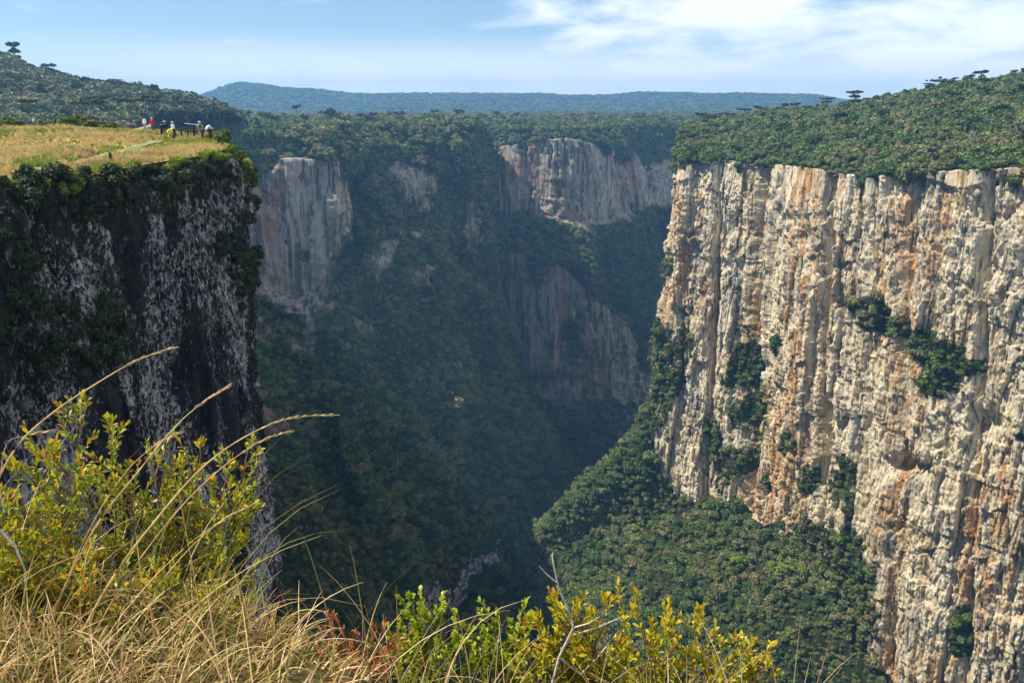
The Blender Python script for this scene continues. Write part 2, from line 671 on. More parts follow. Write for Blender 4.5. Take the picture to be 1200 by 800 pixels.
def make_mesh(name, parts, mats):
    V, Fq, mi = join(parts)
    m = np_mesh(name, V, Fq)
    for x in mats:
        m.materials.append(x)
    if len(m.polygons) == len(mi):
        m.polygons.foreach_set('material_index', mi.astype(np.int32))
    return m


def crown_mesh(name, seed, lumps=8, spread=.62, height=.62, n=75, size=.15, mats=None):
    rs = np.random.default_rng(seed)
    c, r = [], []
    for i in range(lumps):
        a = rs.uniform(0, 2 * math.pi)
        q = math.sqrt(rs.uniform(0, 1)) * spread
        c.append((math.cos(a) * q, math.sin(a) * q, height * (.35 + .75 * (1 - (q / spread) ** 2) * rs.uniform(.6, 1.1))))
        r.append(rs.uniform(.30, .46))
    c.append((0, 0, .25)); r.append(.62)
    V, Fq = leafy(c, r, n, size, rs, .8)
    tv, tf = tube([(0, 0, -.9), (.03, 0, 0), (0, .05, .5)], [.07, .05, .03])
    return make_mesh(name, [(V, Fq, 0), (tv, tf, 1)], mats or [M['tree'], M['bark']])


LIB = bpy.data.collections.new('tree_library')
FARLIB = bpy.data.collections.new('plateau_tree_library')
TREE_MESHES = []
for i, (lu, sp_, hh_, nn_) in enumerate([(6, .55, .5, 75), (9, .75, .35, 70), (5, .4, .95, 80), (11, .9, .45, 60), (4, .35, .55, 70), (8, .65, .8, 55)]):
    me = crown_mesh('forest_tree', 100 + i, lumps=lu, spread=sp_, height=hh_, n=nn_)
    TREE_MESHES.append(me)
    LIB.objects.link(bpy.data.objects.new('forest_tree_kind', me))
def emergent(name, seed):
    rs_ = np.random.default_rng(seed)
    tops = [(math.cos(a) * r, math.sin(a) * r, 1.75 + rs_.uniform(-.1, .12)) for a, r in [(rs_.uniform(0, 6.28), rs_.uniform(.15, .7)) for _ in range(9)]]
    V_, F_ = leafy(tops, [rs_.uniform(.18, .3) for _ in tops], 50, .1, rs_, .4, core=.6)
    w_ = [tube([(0, 0, -.5), (0, 0, 1.6)], [.06, .04], 5)] + [tube([(0, 0, 1.45), t_], [.03, .015], 4) for t_ in tops]
    return make_mesh(name, [(V_, F_, 0)] + [(q_[0], q_[1], 1) for q_ in w_], [M['arau'], M['bark']])


def bare(name, seed):
    rs_ = np.random.default_rng(seed)
    w_ = [tube([(0, 0, -.5), (.05, 0, .8), (0, .05, 1.6)], [.06, .045, .02], 5)]
    for k in range(16):
        a, z0 = rs_.uniform(0, 6.28), rs_.uniform(.6, 1.4)
        L_ = rs_.uniform(.3, .8)
        e_ = (math.cos(a) * L_, math.sin(a) * L_, z0 + rs_.uniform(.2, .6))
        w_.append(tube([(0, 0, z0), (e_[0] * .5, e_[1] * .5, z0 + .1), e_], [.03, .02, .01], 4))
    V_, F_ = leafy([(0, 0, 1.1)], [.6], 40, .08, rs_, 1.0, core=0)
    return make_mesh(name, [(V_, F_, 1)] + [(q_[0], q_[1], 0) for q_ in w_], [M['palebark'], M['tree']])


LIB.objects.link(bpy.data.objects.new('forest_tree_kind', emergent('emergent_tree', 150)))
LIB.objects.link(bpy.data.objects.new('forest_tree_kind', bare('bare_tree', 151)))
for i in range(4):
    me = crown_mesh('plateau_tree', 200 + i, lumps=6, spread=.6, height=.4, n=40, size=.2, mats=[M['fartree'], M['bark']])
    FARLIB.objects.link(bpy.data.objects.new('plateau_tree_kind', me))


def scatter_group(coll):
    g = bpy.data.node_groups.new('place_' + coll.name, 'GeometryNodeTree')
    g.interface.new_socket('Geometry', in_out='INPUT', socket_type='NodeSocketGeometry')
    g.interface.new_socket('Geometry', in_out='OUTPUT', socket_type='NodeSocketGeometry')
    n, l = g.nodes, g.links
    gi, go = n.new('NodeGroupInput'), n.new('NodeGroupOutput')
    ci = n.new('GeometryNodeCollectionInfo')
    ci.inputs['Collection'].default_value = coll
    ci.inputs['Separate Children'].default_value = True
    ci.inputs['Reset Children'].default_value = True
    ip = n.new('GeometryNodeInstanceOnPoints')
    ip.inputs['Pick Instance'].default_value = True

    def na(name, t):
        a = n.new('GeometryNodeInputNamedAttribute')
        a.data_type = t
        a.inputs['Name'].default_value = name
        return a.outputs['Attribute']
    l.new(gi.outputs[0], ip.inputs['Points'])
    l.new(ci.outputs[0], ip.inputs['Instance'])
    l.new(na('kindno', 'INT'), ip.inputs['Instance Index'])
    l.new(na('rot', 'FLOAT_VECTOR'), ip.inputs['Rotation'])
    l.new(na('scl', 'FLOAT_VECTOR'), ip.inputs['Scale'])
    l.new(ip.outputs[0], go.inputs[0])
    return g


GROUPS = {}


def place_stuff(name, pts, scl, coll, label, rot=None, kinds=None, sx=None):
    n = len(pts)
    m = bpy.data.meshes.new(name)
    m.vertices.add(n)
    m.vertices.foreach_set('co', np.asarray(pts, np.float32).ravel())
    nk = len(coll.objects)
    if kinds is None:
        kinds = rng.integers(0, nk, n)
        if nk > 6:
            kinds = np.where(rng.random(n) < .972, kinds % 6, 6 + (rng.random(n) < .4))
    a = m.attributes.new('kindno', 'INT', 'POINT'); a.data.foreach_set('value', np.asarray(kinds, np.int32))
    if rot is None:
        rot = np.stack([rng.normal(0, .12, n), rng.normal(0, .12, n), rng.uniform(0, 6.28, n)], 1)
    a = m.attributes.new('rot', 'FLOAT_VECTOR', 'POINT'); a.data.foreach_set('vector', np.asarray(rot, np.float32).ravel())
    if sx is None:
        sx = np.stack([scl, scl, scl * rng.uniform(.75, 1.25, n)], 1)
    a = m.attributes.new('scl', 'FLOAT_VECTOR', 'POINT'); a.data.foreach_set('vector', np.asarray(sx, np.float32).ravel())
    o = link(name, m)
    if coll.name not in GROUPS:
        GROUPS[coll.name] = scatter_group(coll)
    md = o.modifiers.new('place', 'NODES')
    md.node_group = GROUPS[coll.name]
    tag(o, label, 'forest' if 'forest' in name or 'wood' in name else 'grass', kind='stuff')
    return o


def scatter(P, veg, density, thr=.5, dens_fn=None):
    """random points on a grid surface where veg > thr -> positions, normals"""
    a, b, c, d = P[:-1, :-1], P[1:, :-1], P[1:, 1:], P[:-1, 1:]
    cr = np.cross(c - a, d - b)
    area = .5 * np.linalg.norm(cr, axis=-1)
    fv = .25 * (veg[:-1, :-1] + veg[1:, :-1] + veg[1:, 1:] + veg[:-1, 1:])
    ctr = .25 * (a + b + c + d)
    w = area * (fv > thr) * density
    if dens_fn is not None:
        w = w * dens_fn(ctr)
    cnt = rng.poisson(w)
    idx = np.repeat(np.arange(cnt.size), cnt.ravel())
    s, t = rng.random(len(idx)), rng.random(len(idx))
    f = lambda q: q.reshape(-1, 3)[idx]
    pos = f(a) * ((1 - s) * (1 - t))[:, None] + f(b) * (s * (1 - t))[:, None] + f(c) * (s * t)[:, None] + f(d) * ((1 - s) * t)[:, None]
    nr = cr.reshape(-1, 3)[idx]
    nr = nr / np.maximum(np.linalg.norm(nr, axis=1, keepdims=True), 1e-9)
    return pos, nr


def W(x, y, z):
    return (x, y, z)


# ------------------------------------------------------------------ far canyon head (left wall, spur, buttress)
def T(*rows):
    return [px(*r) for r in rows]


far_ctrl = [
    T((150, 140, 1100), (200, 155, 680), (200, 180, 665), (205, 330, 655), (215, 350, 630), (220, 400, 622), (225, 470, 612), (240, 580, 565), (270, 800, 520)),
    T((250, 141, 1100), (290, 157, 690), (290, 187, 670), (292, 330, 660), (296, 350, 640), (300, 390, 632), (302, 480, 618), (312, 600, 570), (340, 800, 530)),
    T((330, 141, 1150), (350, 158, 710), (350, 187, 690), (352, 345, 680), (352, 362, 665), (350, 400, 655), (352, 475, 645), (365, 600, 600), (390, 800, 545)),
    T((380, 141, 1200), (398, 158, 735), (400, 190, 712), (400, 300, 705), (392, 350, 690), (380, 400, 680), (378, 460, 668), (400, 600, 640), (430, 790, 575)),
    T((400, 141, 1250), (412, 153, 1000), (414, 170, 960), (412, 300, 860), (408, 350, 800), (405, 400, 760), (405, 470, 735), (430, 600, 690), (470, 760, 612)),
    T((440, 140, 1300), (445, 151, 960), (447, 175, 930), (450, 260, 880), (445, 300, 860), (440, 360, 830), (450, 450, 790), (490, 600, 720), (500, 735, 655)),
    T((490, 140, 1350), (498, 150, 970), (500, 190, 945), (505, 235, 935), (500, 290, 880), (510, 360, 850), (530, 450, 830), (560, 590, 770), (540, 690, 725)),
    T((535, 139, 1400), (545, 150, 1000), (547, 180, 975), (550, 240, 965), (550, 310, 940), (565, 380, 920), (590, 450, 890), (625, 560, 830), (590, 660, 778)),
    T((552, 139, 1450), (558, 150, 1030), (560, 185, 1010), (562, 260, 1000), (568, 340, 980), (590, 420, 950), (620, 490, 915), (653, 585, 850), (625, 640, 800)),
    T((560, 139, 1500), (562, 148, 1350), (562, 185, 1300), (564, 260, 1260), (572, 340, 1230), (600, 420, 1200), (625, 480, 1130), (660, 550, 1000), (670, 590, 900)),
    T((570, 139, 1500), (578, 151, 1240), (580, 175, 1200), (578, 265, 1180), (568, 290, 1165), (566, 300, 1160), (568, 430, 1150), (610, 480, 1090), (690, 545, 1020)),
    T((610, 139, 1500), (620, 152, 1190), (622, 168, 1170), (625, 250, 1160), (590, 285, 1110), (590, 295, 1105), (600, 430, 1095), (640, 480, 1060), (700, 540, 1030)),
    T((655, 139, 1500), (662, 151, 1180), (664, 163, 1160), (668, 258, 1150), (650, 300, 1085), (650, 310, 1080), (650, 470, 1070), (670, 490, 1050), (710, 530, 1040)),
    T((690, 139, 1500), (698, 151, 1210), (700, 172, 1190), (702, 258, 1180), (700, 320, 1105), (700, 370, 1095), (712, 460, 1085), (730, 490, 1080), (740, 520, 1085)),
    T((715, 139, 1550), (722, 150, 1270), (725, 177, 1250), (725, 250, 1235), (725, 330, 1150), (722, 385, 1115), (728, 450, 1120), (740, 480, 1130), (755, 510, 1140)),
    T((750, 138, 1600), (758, 149, 1340), (760, 182, 1310), (762, 240, 1290), (765, 330, 1260), (770, 380, 1240), (775, 440, 1220), (785, 480, 1200), (790, 505, 1180)),
    T((790, 138, 1650), (795, 148, 1400), (797, 187, 1370), (800, 235, 1350), (805, 330, 1320), (810, 390, 1300), (815, 440, 1280), (830, 480, 1240), (840, 505, 1190)),
    T((900, 138, 1700), (900, 147, 1450), (900, 185, 1420), (900, 240, 1400), (905, 330, 1370), (910, 390, 1340), (915, 440, 1320), (930, 480, 1240), (950, 505, 1190)),
]
def push(row, k):
    return [tuple(np.array(p) * (k if 0 < j < 6 else (1 + (k - 1) * .5 if j in (6, 7) else 1))) for j, p in enumerate(row)]


for i_, k_ in enumerate([1.22, 1.20, 1.18, 1.16]):
    far_ctrl[i_] = push(far_ctrl[i_], k_)
far_veg = [
    [1, 1, .1, .1, .6, .4, .4, 1, 1],
    [1, 1, -.1, .0, .7, .5, .4, 1, 1],
    [1, 1, -.1, .0, .5, .45, .4, 1, 1],
    [1, 1, .1, .25, .7, .6, .5, 1, 1],
    [1, 1, 1, 1, 1, 1, 1, 1, 1],
    [1, 1, 1, .6, .15, .55, 1, 1, 1],
    [1, 1, .35, .3, .8, 1, 1, 1, 1],
    [1, 1, .8, .9, 1, 1, 1, 1, 1],
    [1, 1, 1, 1, 1, 1, 1, 1, 1],
    [1, 1, 1, 1, 1, 1, 1, 1, 1],
    [1, 1, .4, .45, .9, .05, .35, 1, 1],
    [1, .9, .05, .1, .9, .10, .30, 1, 1],
    [1, .9, -.3, -.3, 1, .25, .25, .9, 1],
    [1, 1, -.3, -.2, 1, .40, .0, .8, 1],
    [1, 1, -.1, .0, 1, .75, .1, .9, 1],
    [1, 1, .0, .1, 1, .9, .6, 1, 1],
    [1, 1, .0, .1, 1, 1, 1, 1, 1],
    [1, 1, .2, .3, 1, 1, 1, 1, 1],
]
# spacing about 2.5 m
seg = []
fc = np.array(far_ctrl)
for k in range(len(far_ctrl) - 1):
    L = np.linalg.norm(fc[k + 1, 2:6] - fc[k, 2:6], axis=1).mean()
    seg.append(max(8, int(L / 2.2)))
rows_far = [30, 18, 60, 18, 28, 46, 45, 60]
FP, FV, _, _ = loft(far_ctrl, far_veg, seg, rows_far)
FN = normals(FP)
if FN[FP.shape[0] // 2, FP.shape[1] // 2, 1] > 0:
    FN = -FN
ftr = resample(None, rows_far)
FV = np.where((ftr < 1.9)[None, :], 1.0, FV)
nz = fbm(FP[..., 0] / 40, FP[..., 1] / 40, FP[..., 2] / 50, 4, 61)
_tc = resample(None, seg)[:, None]
FV = FV + .9 * (_tc > 9.6) * ((ftr > 3.08) & (ftr < 4.65))[None, :] + .25 * (_tc < 3.6) * ((ftr > 4.2) & (ftr < 6.9))[None, :]
FV = np.clip(FV + nz * .95 - .05 + .8 * (ftr < 1.85)[None, :] + .55 * sstep(2.35, 2.0, ftr)[None, :], 0, 1)
hor = FN.copy(); hor[..., 2] *= .2
rough_amt = 1 - sstep(.35, .7, FV)
spur = np.abs(fbm(FP[..., 0] / 55 + FP[..., 2] / 160, FP[..., 1] / 190, FP[..., 2] / 300, 4, 78)) * 85 - 16
FP[..., 2] -= 0
edge = sstep(0, 60, np.minimum(np.arange(FP.shape[1]), 30 * 2)[None, :] * np.ones((FP.shape[0], 1)))
FP = FP + hor * (np.minimum(rock_disp(FP, 3.8, 17.0) - 1.5, 6) * (.35 + .65 * rough_amt) * edge - spur * (1 - rough_amt) * edge + fbm(FP[..., 0] / 70, FP[..., 1] / 70, FP[..., 2] / 90, 3, 77) * (4 + 12 * (1 - rough_amt)) * edge)[..., None]
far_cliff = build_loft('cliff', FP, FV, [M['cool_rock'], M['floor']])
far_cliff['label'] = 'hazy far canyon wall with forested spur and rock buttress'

# ------------------------------------------------------------------ right wall
right_ctrl = [
    [W(600, 900, -10), W(520, 950, -15), W(460, 1000, -25), W(420, 1050, -40), W(418, 1052, -150), W(410, 1060, -280), W(400, 1080, -340), W(390, 1100, -400), W(380, 1120, -430), W(370, 1140, -455)],
    [W(420, 830, 0), W(330, 820, -10), W(250, 825, -25), W(200, 830, -40), W(197, 835, -150), W(190, 845, -300), W(180, 860, -350), W(165, 880, -400), W(150, 900, -430), W(140, 930, -455)],
    T((835, 150, 900), (815, 156, 800), (800, 170, 735), (792, 188, 700), (778, 330, 695), (757, 470, 690), (738, 510, 692), (692, 558, 715), (650, 600, 742), (600, 650, 795)),
    T((860, 145, 1000), (840, 147, 860), (832, 164, 730), (830, 186, 662), (818, 340, 658), (790, 575, 650), (765, 600, 660), (710, 620, 690), (655, 645, 715), (606, 672, 750)),
    T((900, 140, 1000), (880, 142, 880), (880, 163, 690), (882, 192, 634), (874, 380, 630), (850, 588, 620), (810, 620, 625), (745, 650, 650), (680, 680, 680), (615, 705, 716)),
    T((950, 134, 1000), (935, 134, 850), (937, 162, 640), (938, 196, 572), (925, 400, 568), (925, 632, 560), (885, 675, 565), (810, 705, 580), (740, 730, 600), (640, 760, 632)),
    T((1010, 127, 950), (1010, 126, 820), (1010, 163, 600), (1010, 207, 525), (1000, 420, 521), (985, 690, 510), (940, 760, 515), (880, 790, 530), (800, 810, 545), (700, 830, 565)),
    T((1090, 112, 900), (1090, 110, 780), (1090, 158, 550), (1090, 202, 480), (1075, 450, 476), (1045, 800, 465), (1020, 840, 475), (960, 880, 480), (900, 900, 490), (820, 920, 500)),
    T((1210, 97, 850), (1200, 94, 740), (1200, 150, 500), (1200, 197, 436), (1185, 450, 432), (1150, 850, 425), (1130, 890, 430), (1080, 920, 435), (1030, 940, 440), (980, 960, 458)),
    T((1330, 75, 800), (1330, 70, 700), (1330, 140, 460), (1330, 195, 395), (1320, 450, 392), (1300, 870, 385), (1280, 900, 390), (1250, 940, 392), (1200, 960, 400), (1150, 980, 422)),
    [W(800, 250, 60), W(700, 230, 50), W(500, 210, 0), W(420, 190, -25), W(418, 189, -150), W(405, 188, -330), W(390, 187, -370), W(370, 186, -400), W(350, 185, -425), W(310, 184, -455)],
    [W(860, -150, 60), W(760, -170, 50), W(560, -190, 0), W(480, -210, -25), W(478, -211, -150), W(465, -212, -330), W(450, -213, -370), W(430, -214, -400), W(410, -215, -425), W(370, -216, -455)],
]
rv = [1, 1, 1, -.3, -.3, -.1, 1, 1, 1, 1]
right_veg = [list(rv) for _ in right_ctrl]
right_veg[2] = [1, 1, 1, .0, .1, .8, 1, 1, 1, 1]
right_veg[3] = [1, 1, 1, -.3, -.1, .2, 1, 1, 1, 1]
right_veg[4] = [1, 1, 1, .0, .15, .25, 1, 1, 1, 1]
seg_r = [30, 60, 70, 90, 100, 105, 110, 130, 60, 40, 30]
rows_r = [24, 40, 50, 190, 290, 30, 30, 30, 24]
RP, RV, rtc, rtr = loft(right_ctrl, right_veg, seg_r, rows_r)
RN = normals(RP)
if RN[500, 200, 0] > 0:
    RN = -RN
ru, rvv = to_uv(RP)
onwall = sstep(3.0, 3.06, rtr)[None, :] * (1 - sstep(5.0, 5.2, rtr))[None, :]
for (cu, cv, su, sv, k) in [(998, 362, 20, 8, 1.1), (1018, 372, 20, 14, 1.3), (1040, 385, 22, 14, 1.3), (1028, 350, 8, 10, 1.0), (1064, 396, 12, 9, .9), (1085, 405, 26, 16, 1.3), (1105, 425, 30, 18, 1.3), (1140, 432, 18, 9, 1.1), (1100, 455, 24, 16, .9), (1130, 465, 10, 10, .6),
                             (865, 430, 16, 26, .62), (880, 480, 16, 40, .62), (862, 540, 20, 20, .5), (890, 300, 6, 40, .5), (915, 520, 12, 20, .6),
                             (985, 555, 22, 34, .85), (942, 560, 16, 30, .7), (940, 625, 24, 26, .75), (990, 620, 14, 40, .6), (1198, 512, 12, 10, 1.0), (1120, 755, 16, 22, .7), (1122, 720, 8, 10, .7), (800, 400, 12, 40, .5), (778, 440, 14, 50, .6),
                             (780, 315, 8, 16, .75), (960, 680, 60, 40, 1.0), (990, 740, 34, 60, .9), (1190, 215, 14, 16, .8), (1060, 520, 6, 14, .5), (905, 410, 8, 16, .6), (835, 510, 10, 24, .5), (1040, 640, 5, 14, .5), (1170, 300, 8, 6, .4), (1010, 500, 8, 8, .5)]:
    RV = RV + k * np.exp(-((ru - cu) / su) ** 2 - ((rvv - cv) / sv) ** 2) * 1.25
RV = RV + 1.6 * (rtr < 2.97)[None, :] + sstep(3.14, 3.0, rtr)[None, :] * (.55 + 1.3 * fbm(RP[..., 0] / 18, RP[..., 1] / 18, RP[..., 2] / 300, 4, 66, .7))
RV = np.clip(RV + fbm(RP[..., 0] / 11, RP[..., 1] / 11, RP[..., 2] / 12, 5, 62, .65) * .85 - .06, 0, 1)
RV = np.where((rtr > 5.06)[None, :], np.maximum(RV, .55 + .5 * sstep(5.1, 5.4, rtr)[None, :]), RV)
hor = RN.copy(); hor[..., 2] *= .25
colm = rock_disp(RP, 3.0, 11.0)
colm = colm - np.percentile(colm, 80)
colm = np.where(rtr[None, :] < 3.25, np.minimum(colm, 0) + np.maximum(colm, 0) * sstep(3.02, 3.25, rtr)[None, :], colm)
rfade = sstep(2.6, 3.05, rtr)[None, :] * (1 - .75 * sstep(5.0, 5.5, rtr))[None, :]
# big buttress relief: deep gullies between the columns of the wall
gully = np.zeros_like(ru)
for cu, w_, a_ in [(885, 7, 16), (838, 5, 8), (968, 5, 7), (1060, 6, 6), (1150, 6, 6), (1020, 4, 4)]:
    gully += a_ * np.exp(-((ru - cu + (rvv - 300) * .045) / w_) ** 2)
cavity = 12 * np.exp(-((ru - 1055) / 26) ** 2 - ((rvv - 548) / 11) ** 2) + 7 * np.exp(-((ru - 1150) / 14) ** 2 - ((rvv - 500) / 12) ** 2) + 4 * np.exp(-((ru - 1045) / 8) ** 2 - ((rvv - 620) / 5) ** 2)
RP = RP + hor * ((colm - gully - cavity) * rfade)[..., None]
RP = RP + RN * (fbm(RP[..., 0] / 50, RP[..., 1] / 50, RP[..., 2] / 50, 3, 71) * 7 * (1 - sstep(2.6, 3.0, rtr) + sstep(5.2, 5.8, rtr))[None, :])[..., None]
right_cliff = build_loft('cliff', RP, RV, [M['warm_rock'], M['floor']])
right_cliff['label'] = 'tall sunlit cream and orange cliff with forest at its foot'

# ------------------------------------------------------------------ canyon floor with its stream
fx = np.arange(-900, 900, 6.0)
fy = np.arange(-400, 1500, 6.0)
X, Y = np.meshgrid(fx, fy, indexing='ij')
Z = -452 + fbm(X / 60, Y / 60, 0 * X, 4, 5) * 7
floor_m = np_mesh('valley_ground', np.stack([X, Y, Z], -1).reshape(-1, 3), grid_faces(len(fx), len(fy)))
floor_o = link('valley_ground', floor_m, [M['floor']])
tag(floor_o, kind='structure')

stream_pts = np.array([px(u, v, 1)[0:3] for u, v in [(478, 742), (505, 714), (520, 700), (543, 684), (553, 668), (572, 658), (600, 655)]])
_Fa, _Ra = FP[::3, ::3], RP[::3, ::3]
_v = np.concatenate([_Fa.reshape(-1, 3), _Ra.reshape(-1, 3), np.stack([X, Y, Z], -1).reshape(-1, 3)])
_n1, _n2 = _Fa.shape[0] * _Fa.shape[1], _Ra.shape[0] * _Ra.shape[1]
_f = np.concatenate([grid_faces(*_Fa.shape[:2]), grid_faces(*_Ra.shape[:2]) + _n1, grid_faces(len(fx), len(fy)) + _n1 + _n2])
land = BVHTree.FromPolygons(_v.tolist(), _f.tolist())
stream_w = []
for p in stream_pts:
    hit = land.ray_cast(Vector((0, 0, 0)), Vector(p).normalized(), 3000)
    stream_w.append(np.array(hit[0]) if hit[0] is not None else p * (-446 / p[2]))
stream_w = np.array(stream_w)
print('stream', stream_w.round(0).tolist())


def dist_poly(P, poly):
    d = np.full(P.shape[:-1], 1e9)
    for a, b in zip(poly[:-1], poly[1:]):
        ab = b[:2] - a[:2]
        t = np.clip(((P[..., :2] - a[:2]) @ ab) / (ab @ ab), 0, 1)
        q = a[:2] + t[..., None] * ab
        d = np.minimum(d, np.linalg.norm(P[..., :2] - q, axis=-1))
    return d


# stream bed: a strip of pale boulders with dark water between
def mat_bed():
    m = NT('stream_boulders')
    v = m.voro(m.pos(), .35, 'F1', 'Color')
    sep = m.n.new('ShaderNodeSeparateColor'); m.l.new(v, sep.inputs[0])
    col = m.ramp(sep.outputs[0], [(0, (.10, .09, .095)), (.5, (.26, .23, .235)), (1, (.42, .38, .38))])
    dd = m.voro(m.pos(), .35)
    return m.finish(m.mix(m.rng(dd, .45, .8), col, (.03, .035, .04)), .5, m.bump(m.math('SUBTRACT', 1.0, dd), 1.5), .4)


t = np.linspace(0, len(stream_w) - 1, 160)
sc_ = catmull(stream_w[:, None, :], t)[:, 0]
tan = np.gradient(sc_, axis=0); tan /= np.linalg.norm(tan, axis=1, keepdims=True)
side = np.stack([-tan[:, 1], tan[:, 0], 0 * tan[:, 0]], 1)
wd = 3.6 + 2.5 * fbm(t * .9, t * 0, t * 0, 3, 90)
q = np.linspace(-1, 1, 15)
SB = sc_[:, None] + side[:, None] * (q[None, :, None] * wd[:, None, None])
for _i in range(SB.shape[0]):
    for _j in range(SB.shape[1]):
        h_ = land.ray_cast(Vector((SB[_i, _j, 0], SB[_i, _j, 1], -250)), Vector((0, 0, -1)), 400)
        SB[_i, _j, 2] = (h_[0].z if h_[0] is not None else -446) + 2.2
SB[..., 2] += fbm(SB[..., 0] / 3, SB[..., 1] / 3, 0 * SB[..., 0], 3, 91) * 1.6
so = link('stream', np_mesh('stream', SB.reshape(-1, 3), grid_faces(160, 15)), [mat_bed()])
tag(so, 'rocky stream bed winding along the canyon floor', kind='structure')

# ------------------------------------------------------------------ distant plateau and hills: one sheet to the horizon
az = np.linspace(-1.15, 1.15, 620)
rd = np.concatenate([np.linspace(1000, 2600, 120), np.linspace(2620, 6400, 250)])
A, D = np.meshgrid(az, rd, indexing='ij')
X = np.sin(A) * D
Y = np.cos(A) * D
UU = 600 + 1000 * X / (Y * CT + .0001)     # rough bearing in picture units, used only to lay out which hill is where


def gauss(x, c, s):
    return np.exp(-((x - c) / s) ** 2)


base = -37 + (D - 1200) * .004
ridge = 92 * sstep(3600, 5200, D) * (.80 + .10 * gauss(UU, 640, 130) + .14 * gauss(UU, 480, 120) + .10 * gauss(UU, 830, 90)) * (1 - sstep(940, 1080, UU))
mesa = 72 * sstep(3700, 5000, D) * sstep(232, 285, UU) * (1 - sstep(300, 440, UU)) * (1.0 - .25 * sstep(300, 345, UU))
mesa = mesa + 10 * gauss(UU, 370, 30) * sstep(3700, 5000, D)
lowr = 12 * gauss(D, 2300, 500) * (.6 + .8 * fbm(X / 600, Y / 600, 0 * X, 2, 8))
Z = base + ridge + mesa + lowr + fbm(X / 420, Y / 420, 0 * X, 5, 6) * 22 * sstep(1800, 4200, D) + fbm(X / 70, Y / 70, 0 * X, 3, 16) * (2 + 3 * sstep(2500, 4500, D))
Z += 5 * sstep(1700, 1150, D)
Z -= sstep(5600, 6400, D) * 60
PL = np.stack([X, Y, Z], -1)
pv = np.ones(X.shape)
# cut away what would cover the canyon and the right-hand plateau
PU, _pv = to_uv(PL)
RMIN = np.interp(PU, [150, 400, 560, 700, 790, 900, 2500], [1090, 1240, 1480, 1530, 1630, 1690, 1690])
pmask = (PL[..., 1] > RMIN - 12)
pf_ = grid_faces(len(az), len(rd))
pok = (pmask[:-1, :-1] & pmask[1:, 1:]).reshape(-1)
far_o = link('plateau', np_mesh('plateau', PL.reshape(-1, 3), pf_[pok]), [M['far']])
tag(far_o, 'hazy blue forested plateau with a flat hill on the horizon', kind='structure')

# left hill
hx = np.linspace(-1500, -60, 300)
hy = np.linspace(190, 1300, 240)
X, Y = np.meshgrid(hx, hy, indexing='ij')
UB = 600 + 1000 * X / (Y * CT)
prof = np.interp(UB.ravel(), [-900, -300, 0, 40, 100, 160, 220, 270, 330, 420], [70, 54, 37, 23, 10, 1, -10, -22, -40, -60]).reshape(X.shape)
lowg = -22 + 0 * X
HZ = lowg + (prof * Y / 1000 - lowg * 1.0 + 12) * sstep(420, 900, Y)
HZ = np.minimum(HZ, prof * Y / 1000 + 12)
HZ = HZ - sstep(930, 1300, Y) * 60
HZ = HZ + fbm(X / 60, Y / 60, 0 * X, 4, 33) * 7
HZ = np.where(UB > 330, HZ - (UB - 330) * .5, HZ)
HP = np.stack([X, Y, HZ], -1)
hmask = (HP[..., 0] < np.interp(HP[..., 1], [118, 230, 360, 520, 640, 830, 900, 1400], [-75, -150, -188, -222, -268, -262, -250, -380]) - 4)
hf = grid_faces(300, 240)
hok = (hmask[:-1, :-1] & hmask[1:, 1:]).reshape(-1)
hill_o = link('hill', np_mesh('hill', HP.reshape(-1, 3), hf[hok]), [M['floor']])
tag(hill_o, 'forested hillside rising behind the grassy lookout', kind='structure')

# ------------------------------------------------------------------ lookout promontory (golden grass on top, dark wall below)
def top_h(x, y):
    z = -4.9 + np.clip(y - 50, -60, 45) * .040
    z = z + .55 * np.exp(-((x + 50) / 9) ** 2 - ((y - 92) / 10) ** 2) + .5 * np.exp(-((x + 62) / 12) ** 2 - ((y - 96) / 10) ** 2)
    z = z - sstep(98, 150, y) * 9
    z = z + fbm(x / 6, y / 6, 0 * x, 3, 50) * .35
    z = np.where(y < 44, z - (44 - y) * .03, z)
    return z


rim = [(28, -60), (14, -20), (7, 0), (4.5, 7), (0, 7.5), (-5, 8), (-11, 9), (-20, 14), (-33, 24), (-37, 34), (-32.8, 44), (-30.4, 50), (-28.9, 56), (-28.0, 62), (-27.0, 68), (-26.0, 73.5), (-25.9, 79), (-27.8, 85), (-31.0, 92), (-36, 100), (-55, 118), (-95, 150), (-140, 230), (-180, 360), (-215, 520), (-260, 640)]
rimz = [-8, -8, -8, -8, -8.5, -8.5, -8.5, -8, -6, -5.4] + [None] * 9 + [-7, -9, -12, -20, -30, -32, -32]
C0 = np.array((-75.0, 84.0))
p_ctrl, p_veg = [], []
for i, (x, y) in enumerate(rim):
    z = rimz[i] if rimz[i] is not None else float(top_h(np.array(float(x)), np.array(float(y))))
    a = np.array(rim[max(i - 1, 0)]); b = np.array(rim[min(i + 1, len(rim) - 1)])
    tg = (b - a) / np.linalg.norm(b - a)
    nm = np.array((tg[1], -tg[0]))
    pts, vg = [], []
    r = np.array((x, y), float)
    for dz, out, vgi in [(-.0, 0, 1), (-1.2, .5, .9), (-4, .8, .25), (-12, .9, .0), (-30, 1.0, .0), (-62, 1.2, .0), (-120, 12, .3), (-300, 60, .9), (-446, 130, 1)]:
        q_ = r + nm * out * (1 if y < 100 or dz > -100 else .6)
        pts.append((q_[0], q_[1], z + dz)); vg.append(vgi)
    p_ctrl.append(pts); p_veg.append(vg)
seg_p = [6, 6, 6, 6, 6, 8, 8, 12, 20, 50, 60, 70, 70, 70, 70, 70, 60, 50, 30, 20, 12, 12, 12, 12, 12]
rows_p = [8, 16, 70, 130, 160, 20, 16, 16]
